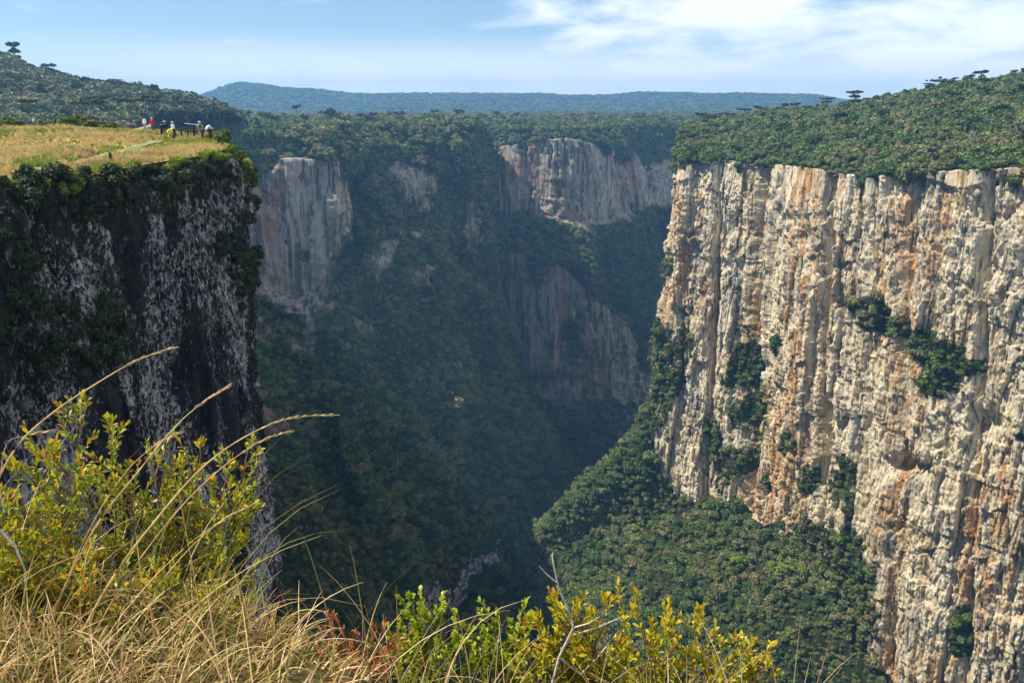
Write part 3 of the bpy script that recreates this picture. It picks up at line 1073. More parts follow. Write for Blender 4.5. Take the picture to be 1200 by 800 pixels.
PP, PV, ptc, ptr = loft(p_ctrl, p_veg, seg_p, rows_p)
PN = normals(PP)
if PN[600, 100, 0] < 0:
    PN = -PN
hor = PN.copy(); hor[..., 2] *= .2
pu, pvv = to_uv(PP)
ledge = np.zeros_like(pu)
for (cu, cv, su, sv, k) in [(70, 400, 90, 45, 1.0), (278, 320, 30, 45, 1.0), (100, 225, 90, 14, .45), (290, 220, 10, 50, .9), (15, 280, 18, 80, .8), (170, 215, 40, 18, .7), (250, 375, 40, 20, .5), (322, 530, 12, 40, .7)]:
    g = k * np.exp(-((pu - cu) / su) ** 2 - ((pvv - cv) / sv) ** 2)
    PV = PV + g
    ledge += g
PV = np.clip(PV + .5 * fbm(PP[..., 0] / 2.5, PP[..., 1] / 2.5, PP[..., 2] / 3, 3, 52) - .05, 0, 1)
pf = sstep(.2, 1.6, ptr)[None, :]
PP = PP + hor * (((rock_disp(PP, .5, 2.6) - .5) + fbm(PP[..., 0] / 9, PP[..., 1] / 9, PP[..., 2] / 25, 3, 53) * 1.6 + ledge * .8) * pf)[..., None]
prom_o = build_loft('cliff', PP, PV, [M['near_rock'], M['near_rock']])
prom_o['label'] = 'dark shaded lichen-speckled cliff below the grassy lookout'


def mat_turf():
    m = NT('turf')
    n = m.noise(m.pos((1, 1, 1)), .35, 7, .62)
    col = m.ramp(n, [(.32, (.10, .11, .025)), (.45, (.26, .20, .06)), (.58, (.42, .29, .10)), (.72, (.34, .18, .09))])
    return m.finish(col, .95, m.bump(m.noise(m.pos(), 3, 6, .7), .15), .05)


M['turf'] = mat_turf()
# top of the lookout, drawn as rings from the rim towards an inland centre
rimline = PP[:, 0, :].copy()
sel = slice(20, 20 + 880)
ks = np.concatenate([np.linspace(0, .3, 60), np.linspace(.31, 1, 50)])
rl = rimline[:, :2]
cw = sstep(26, 46, rl[:, 1])[:, None]
CC = np.array((-90.0, -5.0))[None] * (1 - cw) + C0[None] * cw
TP = rl[:, None, :] * (1 - ks)[None, :, None] + CC[:, None] * ks[None, :, None]
TZ = top_h(TP[..., 0], TP[..., 1])
TZ = TZ * sstep(-.01, .03, ks)[None] + rimline[:, 2:3] * (1 - sstep(-.01, .03, ks))[None]
# near the camera and behind it the sheet dips under the near ledge
TOP = np.concatenate([TP, TZ[..., None]], -1)
nearcam = np.exp(-((TOP[..., 0] + 0) / 14) ** 2 - ((TOP[..., 1]) / 14) ** 2)
TOP[..., 2] -= nearcam * 4.5
top_o = link('ground', np_mesh('ground', TOP.reshape(-1, 3), grid_faces(TOP.shape[0], TOP.shape[1]), smooth=True), [M['turf']])
tag(top_o, 'golden grassy top of the lookout promontory', kind='structure')

# near ledge under the camera
nx = np.linspace(-14, 14, 180)
ny = np.linspace(-12, 7.6, 170)
X, Y = np.meshgrid(nx, ny, indexing='ij')


def near_h(x, y):
    rimy = np.interp(x, [-14, -6, -3, -1.2, -.5, .2, 3, 14], [4.5, 4.0, 3.3, 2.9, 2.35, 2.1, 2.2, 2.4])
    z = -1.62 - .05 * np.maximum(y, 0)
    over = np.maximum(y - rimy, 0)
    z = z - np.minimum(over * 1.15, 40) - .3 * np.maximum(over - 2, 0)
    return z + fbm(x / .9, y / .9, 0 * x, 3, 54) * .07


def mat_soil():
    m = NT('dry_soil')
    n = m.noise(m.pos(), 9, 7, .65)
    return m.finish(m.ramp(n, [(.35, (.03, .035, .01)), (.55, (.09, .07, .03)), (.7, (.20, .13, .06))]), .95, m.bump(n, .03), .05)


near_o = link('ground', np_mesh('ground', np.stack([X, Y, near_h(X, Y)], -1).reshape(-1, 3), grid_faces(180, 170), smooth=True), [mat_soil()])
tag(near_o, 'near grassy edge under the foreground shrubs', kind='structure')

def hit_top(p):
    """where the ray through direction p first meets the lookout ground beyond 42 m"""
    p = np.array(p) / p[1]
    Ys = np.arange(42, 112, .1)
    Q = p[None] * Ys[:, None]
    below = Q[:, 2] <= top_h(Q[:, 0], Q[:, 1]) + .02
    i = int(np.argmax(below)) if below.any() else len(Ys) - 1
    return Q[i]


# path across the lookout
path_pts = np.array([px(-40, 222, 1), px(10, 210, 1), px(60, 196, 1), px(105, 188, 1), px(130, 182, 1), px(158, 174, 1), px(176, 168.5, 1), px(188, 165.5, 1)])
pw = [q_ for q_ in (hit_top(p) for p in path_pts) if q_[1] < 99]
pw = np.array(pw)
print('path', pw.round(1).tolist())
t = np.linspace(0, len(pw) - 1, 200)
pc = catmull(pw[:, None, :], t)[:, 0]
tan = np.gradient(pc, axis=0); tan[:, 2] = 0; tan /= np.linalg.norm(tan, axis=1, keepdims=True)
side = np.stack([-tan[:, 1], tan[:, 0], 0 * tan[:, 0]], 1)
q = np.linspace(-1, 1, 9)
wdt = .62 + .22 * fbm(t * 2, t * 0, t * 0, 2, 19)
PB = pc[:, None] + side[:, None] * (q[None, :, None] * wdt[:, None, None])
PB[..., 2] = top_h(PB[..., 0], PB[..., 1]) + .09


def mat_path():
    m = NT('worn_stone_path')
    n = m.noise(m.pos(), 1.2, 6, .65)
    col = m.ramp(n, [(.35, (.10, .13, .03)), (.5, (.18, .20, .07)), (.62, (.28, .27, .16)), (.75, (.22, .21, .15))])
    return m.finish(col, .9, m.bump(n, .08), .1)


po = link('path', np_mesh('path', PB.reshape(-1, 3), grid_faces(200, 9), smooth=True), [mat_path()])
tag(po, 'worn green and grey footpath crossing the golden grass', kind='structure')

if True:
    # ------------------------------------------------------------------ woods
    pos, nr = scatter(RP, RV, .085, .5)
    # the river margin stays open
    keep = dist_poly(pos, stream_w) > 7.5
    keep &= (pos[:, 1] < 1250)
    pos, nr = pos[keep], nr[keep]
    uu, vv = to_uv(pos)
    steep = np.abs(nr[:, 2]) < .5
    sc = np.clip(np.exp(rng.normal(1.25, .34, len(pos))) * (1 + .5 * fbm(pos[:, 0] / 45, pos[:, 1] / 45, pos[:, 2] / 45, 3, 95)), 1.5, 7.5)
    onw = (vv > 215) & steep & (uu > 760)
    sc = np.where(onw, sc * .42, sc)
    
    pos2 = pos + nr * np.sign(nr[:, 2:3] + 1e-6) * (sc * .15)[:, None]
    # the largest trees in view become trees of their own
    bvh = BVHTree.FromPolygons(RP[::2, ::2].reshape(-1, 3).tolist(), grid_faces(RP[::2, ::2].shape[0], RP[::2, ::2].shape[1]).tolist())
    infr = (uu > 10) & (uu < 1190) & (vv > 60) & (vv < 775) & (vv > 230)
    cand = np.where(infr)[0]
    app = sc[cand] / np.linalg.norm(pos[cand], axis=1)
    order = cand[np.argsort(-app)]
    single = []
    for i in order:
        if len(single) >= 290:
            break
        tgt = Vector(pos2[i] + np.array((0, 0, sc[i] * .6)))
        dr = tgt.normalized()
        hit = bvh.ray_cast(Vector((0, 0, 0)), dr, tgt.length - sc[i] * 1.2)
        if hit[0] is None:
            single.append(i)
    issingle = np.zeros(len(pos), bool)
    issingle[single] = True
    for i in single:
        o = bpy.data.objects.new('forest_tree', TREE_MESHES[int(rng.integers(0, 6))])
        o.location = pos2[i]
        o.rotation_euler = (0, 0, rng.uniform(0, 6.28))
        o.scale = (sc[i], sc[i], sc[i] * rng.uniform(.8, 1.25))
        COL.objects.link(o)
        if steep[i] and onw[i]:
            zn = 'in the high diagonal patch' if vv[i] < 490 and uu[i] > 960 else ('in the left vertical strip' if uu[i] < 915 else 'on the lower ledges')
            tag(o, 'green bush on the sunlit cliff ' + zn, 'bush', 'bushes on the sunlit cliff')
            o.name = 'cliff_bush'
        else:
            zn = 'near the bare foot of the rock wall' if uu[i] > 860 and vv[i] < 690 else ('above the golden foreground shrubs' if uu[i] < 860 and vv[i] > 640 else ('at the lower right against the rock' if uu[i] >= 860 else 'on the upper part of the slope'))
            tag(o, 'round-crowned tree in the sunlit forest ' + zn, 'tree', 'large trees of the sunlit forest below the cliff')
    top = pos[:, 2] > -75
    a = ~issingle & top & (vv < 240)
    b = ~issingle & ~(top & (vv < 240))
    place_stuff('forest', pos2[a], sc[a], LIB, 'dense green woodland covering the plateau above the sunlit cliff')
    place_stuff('forest', pos2[b], sc[b], LIB, 'sunlit forest on the slope below the right cliff')

    pos, nr = scatter(FP, FV, .034, .5)
    keep = dist_poly(pos, stream_w) > 7.5
    pos, nr = pos[keep], nr[keep]
    sc = np.clip(np.exp(rng.normal(1.42, .36, len(pos))) * (1 + .5 * fbm(pos[:, 0] / 60, pos[:, 1] / 60, pos[:, 2] / 60, 3, 96)), 1.8, 9)
    sc = np.where(np.abs(nr[:, 2]) < .4, sc * .7, sc)
    place_stuff('forest', pos + nr * np.sign(nr[:, 2:3] + 1e-6) * (sc * .12)[:, None], sc, LIB, 'dark shaded forest on the far canyon slopes')

    # valley floor
    n = 5200
    pos = np.stack([rng.uniform(-330, 260, n), rng.uniform(420, 1160, n), np.full(n, -449.0)], 1)
    keep = dist_poly(pos, stream_w) > 7.5
    pos = pos[keep]
    place_stuff('forest', pos, rng.uniform(3.5, 6, len(pos)), LIB, 'forest along the canyon floor beside the stream')

    # plateau beyond the canyon
    sub = PL
    dist = np.linalg.norm(sub, axis=-1)
    pos, nr = scatter(sub, pmask * 1.0, .0075, .5, lambda c: (np.abs(c[..., 0]) < c[..., 1] * .75) * (np.linalg.norm(c, axis=-1) < 2700) * 1.0)
    pos_b, _ = scatter(sub, pmask * 1.0, .0011, .5, lambda c: (np.abs(c[..., 0]) < c[..., 1] * .75) * (np.linalg.norm(c, axis=-1) > 2700) * (np.linalg.norm(c, axis=-1) < 6200) * 1.0)
    sc_a = rng.uniform(5, 9.5, len(pos))
    sc_b = rng.uniform(9, 17, len(pos_b))
    print('plateau trees', len(pos), len(pos_b))
    pos = np.concatenate([pos, pos_b]); sc = np.concatenate([sc_a, sc_b])
    sx = np.stack([sc, sc, sc * .55], 1)
    place_stuff('forest', pos, sc, FARLIB, 'hazy woodland spreading over the distant plateau', sx=sx)

    hv = hmask * 1.0
    pos, nr = scatter(HP, hv, .014, .5, lambda c: (c[..., 0] > -c[..., 1] * .78) * (c[..., 1] > 330) * 1.0)
    sc = rng.uniform(4, 9, len(pos))
    place_stuff('forest', pos, sc, FARLIB, 'bluish woodland covering the hillside behind the lookout')

# ------------------------------------------------------------------ araucaria pines on the skyline
def araucaria_mesh(seed, tiers=1, lean=0.0, spread=1.0, drop=0.0):
    """height 1: bare trunk, umbrella of upturned limbs ending in tufts"""
    rs = np.random.default_rng(seed)
    trunk = tube([(0, 0, -.25), (0, 0, 0), (lean * .4, 0, .5), (lean, 0, .97)], [.035, .03, .022, .014], 6)
    tufts, limbs = [], []
    for t_ in range(tiers):
        z0 = .86 - .25 * t_
        n = 9 - t_ * 2
        for k in range(n):
            a = 2 * math.pi * (k + rs.uniform(-.3, .3)) / n
            L = spread * rs.uniform(.34, .50) * (1 if t_ == 0 else rs.uniform(.5, .95))
            x0 = lean * z0
            e = (x0 + math.cos(a) * L, math.sin(a) * L, z0 + .06 * rs.uniform(.3, 1.4) - drop * L)
            mid = (x0 + math.cos(a) * L * .5, math.sin(a) * L * .5, z0 - .05)
            limbs.append(tube([(x0, 0, z0 - .06), mid, e], [.012, .009, .006], 4))
            for j in range(3):
                f = 1 - .26 * j
                tufts.append((x0 + math.cos(a + rs.uniform(-.2, .2)) * L * f, math.sin(a + rs.uniform(-.2, .2)) * L * f, e[2] + rs.uniform(-.01, .04)))
        if t_ == 0:
            tufts.append((lean, 0, .93)); tufts.append((lean + .08, .04, .92))
    radii = [rs.uniform(.05, .095) for _ in tufts]
    V, Fq = leafy(tufts, radii, 36, .032, rs, .65, core=.45)
    tv = [(trunk[0], trunk[1], 0)] + [(l[0], l[1], 0) for l in limbs]
    return (V, Fq, 0), tv


def place_arau(u, v_base, Y, height, seed, tiers, label, spread=1.0, lean=0.0, drop=0.0, group=None):
    x, y, z = px(u, v_base, Y)
    root = empty('araucaria_tree', (x, y, z), seed * 1.3, height)
    tag(root, label, 'tree', group)
    crown, wood = araucaria_mesh(seed, tiers, lean, spread, drop)
    link('crown', make_mesh('araucaria_crown', [crown], [M['arau']]), parent=root)
    link('trunk', make_mesh('araucaria_trunk', wood, [M['bark']]), parent=root)
    return root


gr = 'araucaria pines on the skyline'
place_arau(872, 142, 870, 12, 1, 1, 'flat-topped araucaria above the far left end of the sunlit cliff', 1.3, group=gr)
place_arau(857, 145, 880, 10, 2, 1, 'smaller araucaria with the taller flat-topped one close to its right', 1.2, group=gr)
place_arau(847, 147, 870, 8, 3, 1, 'lowest araucaria at the left end of the ridge above the sunlit cliff', 1.3, group=gr)
place_arau(967, 130, 850, 12, 4, 2, 'two-tiered araucaria on the ridge, left neighbour of the taller pine', 1.2, group=gr)
place_arau(1001, 127, 830, 16, 5, 3, 'tall layered araucaria standing clear on the ridge above the sunlit cliff', .9, group=gr)
place_arau(1014, 124, 830, 7, 6, 1, 'low round araucaria touching the right side of the tall layered pine', 1.2, group=gr)
place_arau(1103, 109, 790, 14, 7, 1, 'broad drooping araucaria alone on the upper ridge, leaning over the slope', 1.7, .12, .25, group=gr)
place_arau(1086, 107, 790, 7, 8, 1, 'small ragged pine just left of the broad drooping araucaria', 1.1, group=gr)
place_arau(1140, 135, 640, 11, 9, 1, 'dark flat araucaria rising among trees below the broad drooping one', 1.4, group=gr)
place_arau(1155, 118, 690, 9, 19, 1, 'dark flat araucaria in the upper right of the plateau woodland', 1.4, group=gr)
gl = 'araucaria pines on the left hillside'
place_arau(19, 80, 900, 25, 10, 3, 'tall thin araucaria mast at the top of the left hill', .45, group=gl)
place_arau(42, 88, 900, 7, 11, 1, 'low wide araucaria between the tall mast tree and the bushy pine', 2.2, group=gl)
place_arau(59, 95, 880, 16, 12, 2, 'bushy araucaria with a spike on the left hill skyline', .9, group=gl)
place_arau(136, 104, 880, 9, 13, 1, 'little umbrella-shaped araucaria alone on the lower left skyline', 1.5, group=gl)
for i, (u, v, Y, h) in enumerate([(95, 140, 420, 8), (118, 134, 500, 10), (152, 142, 400, 10), (180, 133, 560, 11), (219, 137, 480, 8), (262, 141, 560, 6), (36, 138, 400, 8), (292, 138, 760, 6), (243, 137, 700, 9)]):
    place_arau(u, v, Y, h, 30 + i, 1 + i % 2, 'dark flat-topped araucaria in the woodland behind the lookout grass', 1.25, group='araucaria pines behind the lookout')
x, y, z = px(368, 146, 1000)
sn = empty('dead_tree', (x, y, z))
tag(sn, 'pale bare snag standing above the far canyon rim', 'dead tree')
a_, f_ = tube([(0, 0, -4), (0, 0, 6), (.4, 0, 19)], [.8, .6, .25], 6)
link('trunk', make_mesh('snag_trunk', [(a_, f_, 0)], [M['palebark']]), parent=sn)
for s_ in (-1, 1):
    a_, f_ = tube([(0, 0, 10), (s_ * 2.2, 0, 13 + s_)], [.3, .15], 5)
    link('branch', make_mesh('snag_branch', [(a_, f_, 0)], [M['palebark']]), parent=sn)

# ------------------------------------------------------------------ shrubs of the lookout
def shrub_mesh(name, seed, mat, n=90, size=.11, lumps=7, aspect=.7):
    rs = np.random.default_rng(seed)
    c, r = [], []
    for i in range(lumps):
        a = rs.uniform(0, 6.28); q = rs.uniform(.1, .6)
        c.append((math.cos(a) * q, math.sin(a) * q, .25 + .5 * rs.uniform(0, 1))); r.append(rs.uniform(.24, .42))
    V, Fq = leafy(c, r, n, size, rs, .85, core=.7, aspect=aspect)
    stems = [tube([(0, 0, -.5), (cc[0] * .5, cc[1] * .5, cc[2] * .4), cc], [.03, .02, .01], 4) for cc in c[:5]]
    return make_mesh(name, [(V, Fq, 0)] + [(s[0], s[1], 1) for s in stems], [mat, M['bark']])


BUSH = [shrub_mesh('rim_shrub', 300 + i, M['bush'], 120, .09) for i in range(4)]
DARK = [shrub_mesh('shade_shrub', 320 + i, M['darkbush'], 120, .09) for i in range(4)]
M['midbush'] = mat_leaves('heath_shrub_leaves', [(0, (.05, .085, .018)), (.6, (.11, .15, .03)), (1, (.21, .19, .045))], .25)
MID = [shrub_mesh('heath_shrub', 340 + i, M['midbush'], 120, .08) for i in range(4)]


def on_top(u, v):
    return hit_top(px(u, v, 1))


def put_shrub(meshes, p, s, label, group, name='shrub', sz=1.0):
    o = bpy.data.objects.new(name, R_.choice(meshes))
    o.location = p
    o.rotation_euler = (R_.uniform(-.2, .2), R_.uniform(-.2, .2), R_.uniform(0, 6.28))
    o.scale = (s, s, s * sz)
    COL.objects.link(o)
    tag(o, label, 'shrub', group)
    return o


# low heath behind the grass
for i, (u, v, s) in enumerate([(8, 150, 1.5), (22, 147, 1.3), (40, 152, 1.2), (66, 154, 1.5), (78, 150, 1.9), (90, 152, 1.8), (100, 154, 1.5), (108, 149, 1.5), (120, 150, 1.4), (132, 149, 1.1), (3, 145, 1.6), (55, 146, 1.3), (75, 143, 1.6), (95, 143, 1.7), (140, 150, .8)]):
    x, y, z = px(u, v, 104 if i < 10 else 110)
    z = min(z, -2.2)
    put_shrub(MID, (x, y, z - .2), s, 'dark green heath bush in the belt behind the golden grass', 'heath bushes behind the golden grass', sz=.8)
# rim: follow the edge of the promontory
rim_pts = PP[:, 3, :]
ru_, rv_ = to_uv(rim_pts)
idx = [i for i in range(len(rim_pts)) if -20 < ru_[i] < 300 and 40 < rim_pts[i, 1] < 92]
for k in range(78):
    i = R_.choice(idx)
    p = rim_pts[i] + np.array((R_.uniform(-1.0, .5), R_.uniform(-.6, .6), R_.uniform(-.5, .2)))
    s = R_.uniform(.4, .95)
    lime = R_.random() < .6
    zn = 'left part' if ru_[i] < 100 else 'middle' if ru_[i] < 200 else 'right part'
    put_shrub(BUSH if lime else MID, p, s, ('yellow-green' if lime else 'darker olive') + ' shrub on the rim of the lookout cliff, ' + zn, 'shrubs along the rim of the lookout')
for u, v, s in [(262, 176, 1.1), (268, 183, 1.2), (276, 190, 1.4), (285, 196, 1.3), (258, 168, .9), (290, 205, 1.3), (272, 172, 1.0), (282, 182, 1.2), (288, 190, 1.0), (255, 160, .7), (278, 186, 1.3), (284, 190, 1.2), (291, 198, 1.2), (295, 206, 1.1), (270, 178, 1.1), (264, 172, .9), (293, 215, 1.1), (287, 208, 1.2)]:
    x, y, z = px(u, v, 80)
    put_shrub(BUSH if R_.random() < .45 else MID, (x, y, z - .4), s * .8, 'shrub crowding the tip of the lookout beside the railing', 'shrubs on the tip of the lookout')
put_shrub(MID, px(262, 166, 84), 1.3, 'brownish round shrub just right of the railing end post', None)
for u, v, s in [(145, 215, .9), (150, 208, .8), (185, 210, .9), (60, 232, 1.0), (30, 236, 1.1), (90, 226, 1.0), (110, 228, .9), (175, 222, 1.0), (128, 222, .8)]:
    x, y, z = px(u, v, 53 + u * .09)
    put_shrub(BUSH, (x + .5, y - .3, z - .3), s, 'bright lime shrub hanging over the dark cliff edge', 'lime shrubs over the dark cliff edge')
# hanging on the wall: where the wall carries plants
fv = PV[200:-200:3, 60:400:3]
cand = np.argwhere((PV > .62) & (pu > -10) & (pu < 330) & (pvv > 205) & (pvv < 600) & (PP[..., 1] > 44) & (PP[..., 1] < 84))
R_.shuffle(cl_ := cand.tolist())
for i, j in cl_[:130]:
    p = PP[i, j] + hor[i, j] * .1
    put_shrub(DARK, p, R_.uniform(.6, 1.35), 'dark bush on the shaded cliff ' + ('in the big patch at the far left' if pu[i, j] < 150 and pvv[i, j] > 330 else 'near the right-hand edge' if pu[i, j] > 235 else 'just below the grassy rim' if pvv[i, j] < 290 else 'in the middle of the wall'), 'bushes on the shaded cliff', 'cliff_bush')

# ------------------------------------------------------------------ grass of the lookout
def tuft_mesh(name, seed, mat, n=26, h=.5, w=.02, spread=.22, lean=.35):
    rs = np.random.default_rng(seed)
    V, Fq = [], []
    for i in range(n):
        a = rs.uniform(0, 6.28); r = rs.uniform(0, spread)
        b = np.array((math.cos(a) * r, math.sin(a) * r, -.03))
        d = np.array((rs.normal() * lean, rs.normal() * lean, 1.0)); d /= np.linalg.norm(d)
        L = h * rs.uniform(.6, 1.15)
        s = np.array((math.cos(a + 1.3), math.sin(a + 1.3), 0)) * w
        droop = np.array((d[0], d[1], -.15)) * L * .45
        m1, e = b + d * L * .55, b + d * L + droop * .8
        k = len(V)
        V += [b - s, b + s, m1 + s * .7, m1 - s * .7, e + s * .12, e - s * .12]
        Fq += [(k, k + 1, k + 2, k + 3), (k + 3, k + 2, k + 4, k + 5)]
    return make_mesh(name, [(np.array(V), np.array(Fq), 0)], [mat])


M['straw'] = mat_leaves('golden_grass', [(0, (.46, .33, .11)), (.35, (.60, .46, .19)), (.6, (.54, .40, .18)), (.8, (.38, .36, .10)), (1, (.26, .29, .07))], .3, var=.3, scale=.16)
GLIB = bpy.data.collections.new('tuft_library')
M['greentuft'] = mat_leaves('green_grass', [(0, (.14, .20, .03)), (.5, (.24, .30, .05)), (1, (.38, .36, .08))], .3, var=.3, scale=.16)
M['russet'] = mat_leaves('russet_grass', [(0, (.30, .16, .09)), (.5, (.44, .28, .15)), (1, (.55, .38, .22))], .3, var=.3, scale=.16)
for i in range(4):
    GLIB.objects.link(bpy.data.objects.new('tuft_kind', tuft_mesh('grass_tuft', 400 + i, M[('straw', 'straw', 'greentuft', 'russet')[i]], w=.03)))
pos, nr = scatter(TOP, np.ones(TOP.shape[:2]), 6.5, .5, lambda c: (c[..., 1] > 38) * (c[..., 1] < 140) * (c[..., 0] > -c[..., 1] * .72) * (np.abs(c[..., 0]) > 5))
d = dist_poly(pos, pw)
keep = (d > .75) & ((d > 1.7) | (rng.random(len(pos)) < .45))
pos = pos[keep]
patch = fbm(pos[:, 0] / 7, pos[:, 1] / 7, 0 * pos[:, 0], 3, 81)
sc = (.75 + .5 * patch) * rng.uniform(.7, 1.3, len(pos))
sc = np.clip(sc, .35, 1.6)
print('grass tufts', len(pos))
p2_ = fbm(pos[:, 0] / 4, pos[:, 1] / 6, 0 * pos[:, 0], 4, 83)
dr_ = np.min(np.linalg.norm(pos[:, None, :2] - rimline[None, 150:700:12, :2], axis=-1), axis=1)
green_ = p2_ + rng.normal(0, .12, len(pos)) > .30 - .32 * np.exp(-dr_ / 2.5)
rus_ = (fbm(pos[:, 0] / 5, pos[:, 1] / 8, 0 * pos[:, 0] + 3, 4, 84) + rng.normal(0, .12, len(pos))) > .36
kn_ = np.where(green_, 2, np.where(rus_, 3, rng.integers(0, 2, len(pos))))
place_stuff('grass', pos, sc, GLIB, 'golden dry grass with green and russet patches on top of the lookout', kinds=kn_)

# stones and posts beside the path
def stone_mesh(seed):
    rs = np.random.default_rng(seed)
    bm = bmesh.new()
    bmesh.ops.create_icosphere(bm, subdivisions=2, radius=1)
    for v in bm.verts:
        v.co *= 1 + rs.uniform(-.14, .14)
        v.co.z *= .6
    me = bpy.data.meshes.new('stone'); bm.to_mesh(me); bm.free()
    return me


M['stone'] = simple('dark_stone', (.10, .085, .08), .9, .4, 6)
for (u, v, s, lb) in [(62, 199, .28, 'low dark stone at the near edge of the path, left of centre'), (33, 204, .28, 'dark stone on the far left of the footpath edge'), (147, 181, .22, 'small dark stone by the path just right of the short post')]:
    o = link('stone', stone_mesh(int(u)), [M['stone']])
    o.location = on_top(u, v + 2); o.location.z += .1
    o.scale = (s * 1.3, s, s)
    tag(o, lb, 'stone')
M['wood'] = simple('dark_wood', (.045, .03, .022), .8, .3, 15)
mp = empty('marker_post', on_top(130, 189))
tag(mp, 'short dark wooden marker post beside the grassy footpath', 'post')


def box(name, c, s, mat, parent=None, bev=.015, rot=(0, 0, 0)):
    bm = bmesh.new()
    bmesh.ops.create_cube(bm, size=1)
    bmesh.ops.scale(bm, vec=s, verts=bm.verts)
    if bev:
        bmesh.ops.bevel(bm, geom=bm.edges[:], offset=min(bev, min(s) * .3), segments=1, affect='EDGES')
    bmesh.ops.rotate(bm, cent=(0, 0, 0), matrix=Euler(rot).to_matrix(), verts=bm.verts)
    bmesh.ops.translate(bm, vec=c, verts=bm.verts)
    me = bpy.data.meshes.new(name); bm.to_mesh(me); bm.free()
    return link(name, me, [mat], parent)


box('post', (0, 0, .25), (.16, .16, .7), M['wood'], mp)
box('cap', (0, 0, .62), (.19, .19, .05), M['wood'], mp)

# ------------------------------------------------------------------ railing
def ground_pt(u, Y):
    x = (u - 600) / 1000.0 * Y * 1.0 / 1
    for _ in range(4):
        z = float(top_h(np.array(x), np.array(float(Y))))
        dpt = Y * CT - z * ST
        x = (u - 600) / 1000.0 * dpt
    return np.array((x, Y, z))


def beam(a, b, w, h, name, mat, parent):
    a, b = Vector(a), Vector(b)
    d = b - a
    bm = bmesh.new()
    bmesh.ops.create_cube(bm, size=1)
    bmesh.ops.scale(bm, vec=(d.length, w, h), verts=bm.verts)
    bmesh.ops.bevel(bm, geom=bm.edges[:], offset=.01, segments=1, affect='EDGES')
    q_ = d.to_track_quat('X', 'Z').to_matrix()
    bmesh.ops.rotate(bm, cent=(0, 0, 0), matrix=q_, verts=bm.verts)
    bmesh.ops.translate(bm, vec=(a + b) / 2, verts=bm.verts)
    me = bpy.data.meshes.new(name); bm.to_mesh(me); bm.free()
    return link(name, me, [mat], parent)


rail = empty('railing', (0, 0, 0))
tag(rail, 'dark wooden viewpoint railing along the cliff edge of the lookout', 'railing')
spec = [(198, 92, .14), (206, 91.3, .13), (213.5, 90.6, .15), (221, 90, .13), (228.5, 89, .20), (238, 87.8, .18), (247.3, 86.5, .28)]
tops = []
for u, Y, w in spec:
    g = ground_pt(u, Y)
    hgt = 1.02 if w < .2 else 1.2
    box('post', (g[0], g[1], g[2] + hgt / 2 - .1), (w, w, hgt + .2), M['wood'], rail)
    tops.append(Vector((g[0], g[1], g[2] + .98)))
for a, b in zip(tops[:-1], tops[1:]):
    beam(a, b, .12, .15, 'rail', M['wood'], rail)
    beam(a - Vector((0, 0, .48)), b - Vector((0, 0, .48)), .04, .035, 'rail', M['wood'], rail)
rail2 = empty('railing', (0, 0, 0))
tag(rail2, 'pale handrail on thin posts behind the dark railing', 'railing')
M['palewood'] = simple('pale_rail', (.40, .36, .30), .8)
tp = []
for u, Y, h in [(217.5, 98, 1.45), (228, 97, 1.35), (236, 96, 1.25)]:
    g = ground_pt(u, Y)
    box('post', (g[0], g[1], g[2] + h / 2), (.09, .09, h), M['wood'], rail2)
    tp.append(Vector((g[0], g[1], g[2] + 1.22)))
for a, b in zip(tp[:-1], tp[1:]):
    beam(a, b, .06, .07, 'rail', M['palewood'], rail2)

# ------------------------------------------------------------------ people
MP = {}


def cloth(name, c):
    if name not in MP:
        MP[name] = simple(name, c, .85, .12, 12)
    return MP[name]


SKIN = cloth('skin', (.45, .28, .2))


